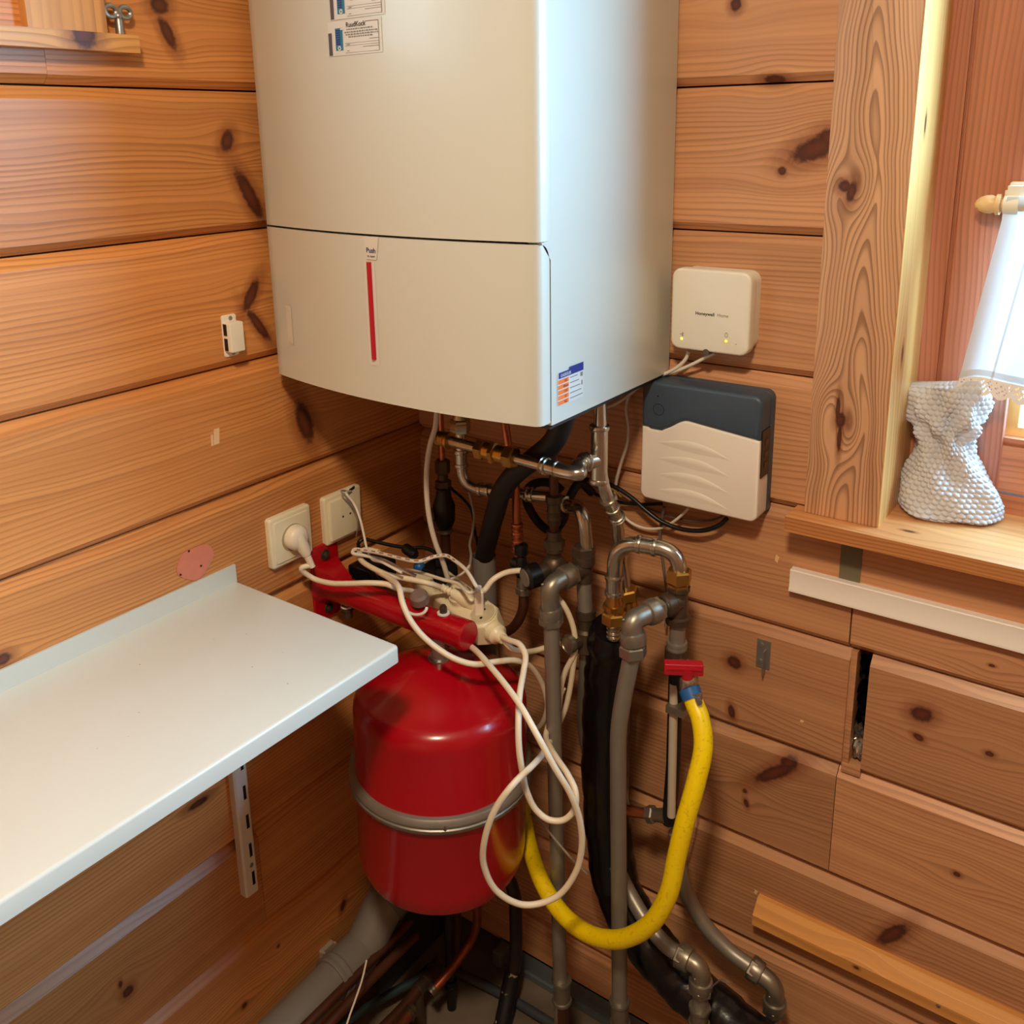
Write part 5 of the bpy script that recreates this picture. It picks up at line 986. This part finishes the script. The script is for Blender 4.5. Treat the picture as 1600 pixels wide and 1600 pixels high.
cable('box_lead', 'upright grey lead hanging from the two-tone box behind the U-bend', [(0.4867, -0.0200, 1.0335), (0.4801, -0.0140, 1.0097), (0.4767, -0.0120, 0.9817), (0.4832, -0.0120, 0.9399), (0.4909, -0.0120, 0.8896), (0.4943, -0.0200, 0.8411)], 0.0022, mat('mid_grey_cord', (110, 96, 90), 0.5), seg=8)
cable('earth_wire', 'short yellow-green wire beside the offset bend', [(0.4130, -0.0600, 1.0626), (0.4181, -0.0500, 1.0554), (0.4200, -0.0300, 1.0381)], 0.0014, mat('earth_yellow', (196, 170, 70), 0.5), seg=6)
cable('hose_side_wire', 'thin grey wire hanging behind the yellow hose', [(0.5561, -0.0300, 0.6501), (0.5582, -0.0300, 0.5945), (0.5582, -0.0300, 0.5368), (0.5514, -0.0350, 0.4924), (0.5463, -0.0450, 0.4650)], 0.0014, GCORD, seg=6)
cable('loose_wire', 'thin grey wire slanting across the drop pipe to a cut end', [(0.2724, -0.0900, 0.4662), (0.3231, -0.1200, 0.4901), (0.4026, -0.1950, 0.5481), (0.4374, -0.2000, 0.5315), (0.4683, -0.2000, 0.5157)], 0.0016, GCORD, seg=6)

# ---------------------------------------------------------------- things on the back wall, right side
m = MB(); z0 = 0.9500; m.add([(0.6742, -0.012, z0), (1.62, -0.012, z0), (1.62, -0.012, z0+0.031), (0.6742, -0.012, z0+0.031)], [])
pr = [(0, 0), (-0.0135, 0), (-0.0135, 0.004), (-0.012, 0.0062), (-0.012, 0.0305), (-0.0108, 0.0318), (0, 0.0318)]
m = MB(); m.prism(pr, (0.6742, 0.0, z0), (0, 1, 0), (0, 0, 1), (1, 0, 0), 0.95); tag(m.build('cable_trunking', LGREY), 'long white plastic trunking strip below the window sill', 'trunking')
m = MB(); q = V((0.7516, 0.0000, 1.0179)); m.box((0.7365, -0.0012, 0.9815), (0.7640, 0.0, 1.0520)); tag(m.build('tape_strip', mat('olive_grey_tape', (112, 104, 82), 0.5)), 'grey-green tape strip between the sill and the trunking', 'tape')
m = MB(); bz = 0.3880; m.prism([(0, 0), (-0.024, 0), (-0.026, 0.002), (-0.026, 0.020), (-0.008, 0.040), (0, 0.040)], (0.6560, 0.0, bz), (0, 1, 0), (0, 0, 1), (1, 0, 0), 1.0)
BATW = wood('pine_batten', (222, 160, 88), (184, 116, 60), grain='x', across='z', freq=60, line=0.35, knots=[(0.8114, 0.4025, 0.004, 0.0025, 0)])
bt = tag(m.build('wall_batten', BATW), 'pale pine batten on the lowest boards at bottom right', 'batten')
m = MB(); m.lathe((0.9211, -0.0262, 0.4040), (0, -1, 0), [(0, 0.0032), (0.0004, 0.0026)], 10); o = m.build('screw', ZINC); o.parent = bt
hk = thing('mirror_clip', 'small zinc angle clip screwed to the boards below the sill', 'clip', (0.640, 0, 0.830))
m = MB(); m.box((0.6300, -0.0016, 0.8130), (0.6500, 0.0, 0.8570)); m.box((0.6425, -0.012, 0.8060), (0.6442, -0.0016, 0.8440)); m.build('angle_plate', ZINC, hk)
for dz in (0.849, 0.823):
    m = MB(); m.lathe((0.6365, -0.0016, dz), (0, -1, 0), [(0, 0.0042), (0.0012, 0.0036), (0.0016, 0.001)], 12); m.build('screw', ZINC, hk)
# crumpled foil and film in the wall slot
rnd = random.Random(11); m = MB(); nx, nz = 8, 26; vs = []
x0_, x1_ = XG0+0.010, XG1+0.012
for j in range(nz+1):
    for i in range(nx+1):
        vs.append((x0_+(x1_-x0_)*i/nx, 0.020+rnd.uniform(-0.010, 0.006), 0.706+0.165*j/nz))
m.add(vs, [(j*(nx+1)+i, j*(nx+1)+i+1, (j+1)*(nx+1)+i+1, (j+1)*(nx+1)+i) for j in range(nz) for i in range(nx)])
FOIL = bpy.data.materials.new('crumpled_foil'); FOIL.use_nodes = True; nt = FOIL.node_tree; b_ = nt.nodes['Principled BSDF']; b_.inputs['Roughness'].default_value = 0.25; b_.inputs['Metallic'].default_value = 0.9
tc = nt.nodes.new('ShaderNodeTexCoord'); sp_ = nt.nodes.new('ShaderNodeSeparateXYZ'); rp = nt.nodes.new('ShaderNodeValToRGB'); rp.color_ramp.elements[0].position = 0.735; rp.color_ramp.elements[0].color = srgb(210, 208, 204); rp.color_ramp.elements[1].position = 0.765; rp.color_ramp.elements[1].color = srgb(24, 26, 34)
nt.links.new(tc.outputs['Object'], sp_.inputs[0]); nt.links.new(sp_.outputs[2], rp.inputs[0]); nt.links.new(rp.outputs[0], b_.inputs['Base Color'])
tag(m.build('crumpled_foil', FOIL, angle=10), 'crumpled black film and silver foil in the upright slot between the boards', 'foil')

# ---------------------------------------------------------------- window sill: bubble-wrapped parcel, rod, curtain
SZ = 1.0728
def bubble():
    # bag tied at the waist: rings from the sill up, each (centre x, y, half width, half depth, z)
    secs = [(0.848, 0.080, 0.052, 0.036, 0.000), (0.847, 0.080, 0.061, 0.043, 0.006), (0.846, 0.081, 0.060, 0.042, 0.020), (0.843, 0.082, 0.055, 0.038, 0.040), (0.838, 0.083, 0.044, 0.031, 0.060), (0.835, 0.084, 0.033, 0.025, 0.080), (0.834, 0.084, 0.027, 0.021, 0.098), (0.833, 0.084, 0.032, 0.021, 0.110), (0.831, 0.084, 0.041, 0.022, 0.124), (0.829, 0.085, 0.048, 0.021, 0.140), (0.828, 0.086, 0.050, 0.018, 0.156), (0.827, 0.087, 0.050, 0.013, 0.168), (0.827, 0.087, 0.048, 0.004, 0.174)]
    NU, NV = 340, 250; vs = []
    def at(t):
        x = t*(len(secs)-1); i = min(int(x), len(secs)-2); f = x-i; f = f*f*(3-2*f)*0.5+f*0.5
        return [secs[i][k]*(1-f)+secs[i+1][k]*f for k in range(5)]
    run_ = 0.0; last = None
    for j in range(NV+1):
        t = j/NV; cx, cy, hw, hd, dz = at(t); tw = 0.55-0.9*t
        if last: run_ += math.hypot(dz-last[0], 0.7*(hw-last[1]))
        last = (dz, hw)
        K = 1440; rg = [(math.copysign(abs(math.cos(q))**0.62, math.cos(q))*hw, math.copysign(abs(math.sin(q))**0.62, math.sin(q))*hd) for q in [2*math.pi*i/K for i in range(K+1)]]
        cum = [0.0]
        for i in range(K): cum.append(cum[-1]+math.hypot(rg[i+1][0]-rg[i][0], rg[i+1][1]-rg[i][1]))
        ii = 0
        for i in range(NU):
            a = 2*math.pi*i/NU; want = cum[-1]*i/NU
            while cum[ii+1] < want: ii += 1
            f = (want-cum[ii])/max(1e-9, cum[ii+1]-cum[ii]); px = rg[ii][0]*(1-f)+rg[ii+1][0]*f; py = rg[ii][1]*(1-f)+rg[ii+1][1]*f
            fold = (0.0030*math.sin(a*5+t*16)+0.0018*math.sin(a*9-t*23))*(0.6+1.2*math.exp(-((t-0.62)/0.2)**2))
            # hexagonal bubbles about 9 mm apart
            arc = i/NU*0.0074*36; hz = run_
            p = 0.0074; row = math.floor(hz/(p*0.866)); fy = (hz/(p*0.866)-row-0.5)*0.866; fx = (arc/p+0.5*(row % 2)) % 1.0-0.5
            r2 = fx*fx+fy*fy; bump = 0.0030*math.sqrt(max(0, 1-r2/0.19)) if r2 < 0.19 else 0
            k = 1+(bump+fold)/max(0.012, math.hypot(px, py)); px *= k; py *= k
            x = cx+px*math.cos(tw)-py*math.sin(tw); y = cy+px*math.sin(tw)*0.75+py*math.cos(tw)
            zz = SZ+dz+(0.010*px/0.047 if t > 0.85 else 0)*(t-0.85)/0.15 if t > 0.85 else SZ+dz
            vs.append((x, y, max(SZ+0.0002, zz)))
    fs = [(j*NU+i, j*NU+(i+1) % NU, (j+1)*NU+(i+1) % NU, (j+1)*NU+i) for j in range(NV) for i in range(NU)]
    fs += [tuple(range(NU))[::-1], tuple(range(NV*NU, (NV+1)*NU))]
    m = MB(); m.add(vs, fs); return m
BUB = mat('bubble_wrap_plastic', (226, 226, 230), 0.12, spec=0.8, trans=0.35)
BUB.node_tree.nodes['Principled BSDF'].inputs['IOR'].default_value = 1.25
tag(bubble().build('bubble_wrap_parcel', BUB, angle=80), 'bubble-wrapped bundle tied in at the waist, standing on the sill', 'parcel')
ROD = mat('pale_wood_rod', (230, 196, 150), 0.4)
rz = 1.4712; ryy = 0.085; rod = thing('curtain_rod', 'wooden curtain rod with an acorn finial in a white bracket on the window', 'curtain rod', (0.87, ryy, rz))
m = MB(); m.tube([(0.862, ryy, rz), (1.92, ryy, rz)], 0.0075, 14); m.build('rod', ROD, rod)
m = MB(); m.lathe((0.868, ryy, rz), (-1, 0, 0), [(0, 0.0085), (0.002, 0.0125), (0.006, 0.0125), (0.008, 0.0098), (0.012, 0.0112), (0.018, 0.0108), (0.024, 0.0085), (0.029, 0.0045), (0.0305, 0.0)], 22); m.build('finial', ROD, rod)
m = MB(); m.box((0.868, ryy+0.010, rz-0.023), (0.876, YF-0.008, rz+0.016)); m.rbox((0.886, YF-0.008, rz+0.000), (0.030, 0.052, 0.006), 0.003, 0.001); m.lathe((0.870, ryy, rz), (1, 0, 0), [(0, 0.0115), (0.016, 0.0115)], 20); m.box((0.872, ryy, rz+0.010), (0.90, ryy+0.025, rz+0.022)); m.build('bracket', WHITEP, rod)
CURT = bpy.data.materials.new('white_voile'); CURT.use_nodes = True; nt = CURT.node_tree; nt.nodes.clear()
o_ = nt.nodes.new('ShaderNodeOutputMaterial'); d_ = nt.nodes.new('ShaderNodeBsdfDiffuse'); t_ = nt.nodes.new('ShaderNodeBsdfTranslucent'); p_ = nt.nodes.new('ShaderNodeBsdfTransparent'); a_ = nt.nodes.new('ShaderNodeMixShader'); b2_ = nt.nodes.new('ShaderNodeMixShader')
d_.inputs[0].default_value = srgb(238, 236, 234); t_.inputs[0].default_value = srgb(176, 186, 192); a_.inputs[0].default_value = 0.34; b2_.inputs[0].default_value = 0.05
nt.links.new(d_.outputs[0], a_.inputs[1]); nt.links.new(t_.outputs[0], a_.inputs[2]); nt.links.new(a_.outputs[0], b2_.inputs[1]); nt.links.new(p_.outputs[0], b2_.inputs[2]); nt.links.new(b2_.outputs[0], o_.inputs[0])
cu = thing('cafe_curtain', 'white sheer cafe curtain with a lace hem hanging from the wooden rod', 'curtain', (1.05, ryy, 1.235))
def cx_(s, t):   # s along the width, t down the drop
    xl = 0.876-0.030*t-0.002; x = xl+s*(1.88-xl)
    y = ryy-0.012*t*(1-s)-(0.0105 if t < 0.06 else 0.004)+0.0065*math.sin(s*88+0.6*t)*(0.4+0.6*t)
    return V((x, y, rz+0.010-0.225*t-0.010*s*t+0.006*math.sin(s*44)*t))
m = MB(); nx, nz = 260, 40
vs = [cx_(i/nx, j/nz) for j in range(nz+1) for i in range(nx+1)]
m.add(vs, [(j*(nx+1)+i, j*(nx+1)+i+1, (j+1)*(nx+1)+i+1, (j+1)*(nx+1)+i) for j in range(nz) for i in range(nx)]); m.build('panel', CURT, cu, 80)
m = MB(); vs = [cx_(i/nx, 0.955+0.035*j)+V((0, -0.0008, 0)) for j in range(2) for i in range(nx+1)]; m.add(vs, [(i, i+1, nx+2+i, nx+1+i) for i in range(nx)])
vs = [cx_(0.035+0.003*j, i/nz)+V((0, -0.0008, 0)) for j in range(2) for i in range(nz+1)]; m.add(vs, [(i, i+1, nz+2+i, nz+1+i) for i in range(nz)]); m.build('hem_seam', CURT, cu, 80)
m = MB(); NX = 800; NR = 9
def lace(i, j):
    s = i/NX; t = 1.0+0.105*j/NR*(0.72+0.28*abs(math.sin(s*math.pi*50))); return cx_(s, t)
keep = []
for j in range(NR):
    for i in range(NX):
        hole = 1 <= j <= NR-3 and ((i//2+j) % 3 == 0) and (i % 2 == 0 or j % 2 == 0) and (i % 16) not in (0, 1)
        if not hole: keep.append((j*(NX+1)+i, j*(NX+1)+i+1, (j+1)*(NX+1)+i+1, (j+1)*(NX+1)+i))
m.add([lace(i, j) for j in range(NR+1) for i in range(NX+1)], keep); m.build('lace_edging', mat('white_lace', (240, 236, 234), 0.7), cu, 80)

# ---------------------------------------------------------------- waste pipe and copper pipes along the floor
WX = 0.052; w0 = V((WX, -1.5, 0.165)); w1 = V((WX, -0.335, 0.190)); w2 = V((WX, -0.270, 0.192)); w3 = V((WX+0.006, -0.190, 0.262)); w4 = V((WX+0.02, -0.150, 0.262))
tw_ = thing('waste_pipe', 'fat grey plastic waste pipe along the left wall with an elbow under the red vessel', 'pipe', tuple(w1))
m = MB(); m.tube([w0, w1], 0.0335, 28); m.build('pipe', PVC, tw_)
wd = (w2-w1).normalized(); m = MB(); m.lathe(w1-wd*0.005, wd, [(0, 0.0335), (0, 0.0375), (0.004, 0.0385), (0.008, 0.0375), (0.012, 0.0370), (0.016, 0.0385), (0.020, 0.0375), (0.021, 0.0365), (0.060, 0.0365)], 30); m.build('socket_collar', PVC, tw_)
m = MB(); m.tube(fillet([w1+wd*0.045, V((WX, -0.262, 0.193)), V((WX+0.004, -0.215, 0.245)), V((WX+0.018, -0.150, 0.275))], [0.03, 0.02], 5), 0.0355, 28); m.build('elbow', PVC, tw_)
m = MB(); m.lathe((WX+0.005, -0.208, 0.248), V((0.014, 0.065, 0.030)), [(0, 0.0365), (0, 0.039), (0.035, 0.039), (0.035, 0.0365)], 30); m.tube([(WX+0.010, -0.180, 0.262), (WX+0.04, -0.09, 0.30)], 0.036, 24); m.build('upper_socket', PVCD, tw_)
pc_ = thing('pipe_clip', 'pale plastic pipe clip screwed to the left wall beside the waste pipe', 'clip', (0.0, -0.303, 0.188))
m = MB(); c = V((0.0, -0.3035, 0.187)); m.prism(rrect(0.030, 0.032, 0.003), c, U_, W_, N_, 0.008, 0.0015); m.box(c+V((0.008, -0.015, -0.016)), c+V((0.013, -0.011, 0.016))); m.box(c+V((0.008, 0.011, -0.016)), c+V((0.013, 0.015, 0.016))); m.build('clip_base', mat('pale_grey_plastic', (176, 160, 140), 0.5), pc_)
m = MB(); m.lathe(c+V((0.0082, 0, 0.003)), N_, [(0, 0.0042), (0.001, 0.0036)], 12); m.build('screw', BRONZE, pc_)
def fpipe(name, label, pts, r, material, fits=(), cat='pipe', group=None, fm=None, n=6):
    P = smooth(pts, n); t = thing(name, label, cat, tuple(P[-1]), group)
    m = MB(); m.tube(P, r, 14); m.build('pipe', material, t)
    for (f, L) in fits:
        i = int(f*(len(P)-2)); d = (P[i+1]-P[i]).normalized(); m = MB(); sleeve(m, P[i], P[i]+d*L, r+0.0012, 0.0018); m.build('fitting', fm or BRONZE, t)
    return t
fpipe('copper_floor_pipe', 'dark copper pipe along the foot of the left wall, nearest the waste pipe', [(0.088, -1.45, 0.1977), (0.086, -0.80, 0.1977), (0.0850, -0.4368, 0.1977), (0.0850, -0.3676, 0.1981), (0.0850, -0.2854, 0.1986), (0.0850, -0.2132, 0.1963), (0.0850, -0.1791, 0.1991)], 0.0085, OLDCOP)
fpipe('copper_floor_pipe', 'second dark copper pipe out from the waste pipe along the left wall', [(0.110, -1.45, 0.1846), (0.107, -0.80, 0.1846), (0.1050, -0.4159, 0.1846), (0.1050, -0.3296, 0.1882), (0.1050, -0.2599, 0.1885), (0.1050, -0.1855, 0.1849)], 0.0085, OLDCOP)
TEALB = mat('dark_teal_hose', (44, 62, 66), 0.4)
fpipe('dark_hose', 'dark teal hose slanting across the floor at lower left', [(0.0217, -0.3431, 0.0450), (0.0351, -0.2705, 0.0450), (0.0555, -0.2088, 0.0450), (0.0754, -0.1571, 0.0450), (0.0818, -0.1278, 0.0500)], 0.0080, TEALB, cat='hose')
fpipe('bent_copper_pipe', 'bent copper pipe rising from a floor fitting to the bottom of the red vessel', [(0.1518, -0.2066, 0.1050), (0.1582, -0.1786, 0.1150), (0.1645, -0.1460, 0.1300), (0.1719, -0.1192, 0.1500), (0.1837, -0.1141, 0.1850), (0.2029, -0.1310, 0.2400), (0.2197, -0.1569, 0.3100)], 0.0078, mat('orange_copper', (150, 78, 50), 0.42, 0.75, noise=0.25, nscale=40), [(0.02, 0.012)])
fpipe('copper_tee_pipe', 'dull copper pipe with soldered tee in front of the bent copper pipe', [(0.1192, -0.3217, 0.0900), (0.1225, -0.2535, 0.0900), (0.1205, -0.2006, 0.0900), (0.1167, -0.1628, 0.0900), (0.1144, -0.1309, 0.0900)], 0.0098, OLDCOP, [(0.50, 0.030), (0.84, 0.022)])
fpipe('copper_stub_pipe', 'short copper pipe leaving the frame in front of the soldered tee', [(0.1603, -0.3480, 0.1100), (0.1571, -0.3061, 0.1100), (0.1531, -0.2714, 0.1100), (0.1508, -0.2524, 0.1100)], 0.0088, mat('worn_copper', (142, 84, 56), 0.42, 0.75, noise=0.25, nscale=40), [(0.84, 0.014)])
fpipe('tee_leg_pipe', 'dark pipe dropping from the soldered tee to the floor', [(0.1225, -0.2082, 0.0880), (0.1225+0.002, -0.2082, 0.05), (0.1225+0.003, -0.2082, 0.001)], 0.0105, BRONZE)
fpipe('black_riser', 'black upright pipe standing on the floor under the middle of the vessel', [(0.1396, -0.1366, 0.001), (0.1396, -0.1366, 0.10), (0.1396, -0.1366, 0.28), (0.1396, -0.1366, 0.42)], 0.0085, BLACKP, [(0.20, 0.018)], fm=RUBBER)
tape = mat('tar_wrapped_pipe', (20, 22, 26), 0.5); nt = tape.node_tree; b_ = nt.nodes['Principled BSDF']; tc = nt.nodes.new('ShaderNodeTexCoord'); nz = nt.nodes.new('ShaderNodeTexNoise'); nz.inputs['Scale'].default_value = 55; nz.inputs['Detail'].default_value = 6; rp = nt.nodes.new('ShaderNodeValToRGB'); rp.color_ramp.elements[0].position = 0.60; rp.color_ramp.elements[0].color = srgb(16, 19, 26); rp.color_ramp.elements[1].position = 0.64; rp.color_ramp.elements[1].color = srgb(188, 176, 146)
nt.links.new(tc.outputs['Object'], nz.inputs[0]); nt.links.new(nz.outputs['Fac'], rp.inputs[0]); nt.links.new(rp.outputs[0], b_.inputs['Base Color'])
yb = -0.075; fpipe('lagged_pipe', 'black lagged pipe with flaking white paint, right of the vessel bottom', [(0.2444, -0.1350, -0.0062), (0.2432, -0.1150, 0.0250), (0.2367, -0.0850, 0.0659), (0.2364, -0.0740, 0.0879)], 0.0150, tape)
fpipe('brown_riser', 'dark brown pipe rising from the lagged pipe to behind the vessel', [(0.2347, -0.0720, 0.0750), (0.2414, -0.0720, 0.1295), (0.2413, -0.0700, 0.1985), (0.2380, -0.0680, 0.2507), (0.2275, -0.0700, 0.2810), (0.1961, -0.0750, 0.2959)], 0.0118, mat('dark_brown_pipe', (54, 44, 42), 0.4, 0.2, noise=0.3, nscale=50))
m = MB(); q = V((0.1635, -0.0120, 0.0323)); m.rbox((q.x, 0.0, q.z), (0.022, 0.035, 0.03), 0.006, 0.004); tag(m.build('pipe_stub_cap', PVCD), 'small grey plastic cap on the back wall behind the lagged pipe', 'cap')
fpipe('floor_hose', 'blue-grey hose lying on the floor along the back wall', [(0.1080, -0.0799, 0.0120), (0.1711, -0.0719, 0.0120), (0.2273, -0.0675, 0.0120), (0.2978, -0.0663, 0.0120), (0.3671, -0.0682, 0.0120)], 0.0085, mat('slate_hose', (66, 72, 80), 0.45), cat='hose')
m = MB(); q0, q1, q2, q3 = V((0.0140, -0.1095, 0.0453)), V((0.0140, -0.0140, 0.0255)), V((0.014, -0.008, 0.02)), V((0.014, -0.17, 0.02)); m.box((0.013, -0.20, 0.002), (0.018, -0.004, 0.135)); tag(m.build('lead_flashing', mat('slate_blue_sheet', (54, 58, 68), 0.5, noise=0.2, nscale=20)), 'dark slate-coloured sheet upright at the foot of the left wall in the corner', 'sheet')
cable('floor_wire', 'thin pale wire crossing the floor pipes at lower left', [(0.1250, -0.3247, 0.2629), (0.1300, -0.3418, 0.2421), (0.1350, -0.3628, 0.2254), (0.1400, -0.3832, 0.2116), (0.1450, -0.4038, 0.1934)], 0.0016, WCORD, 'wire', seg=6)
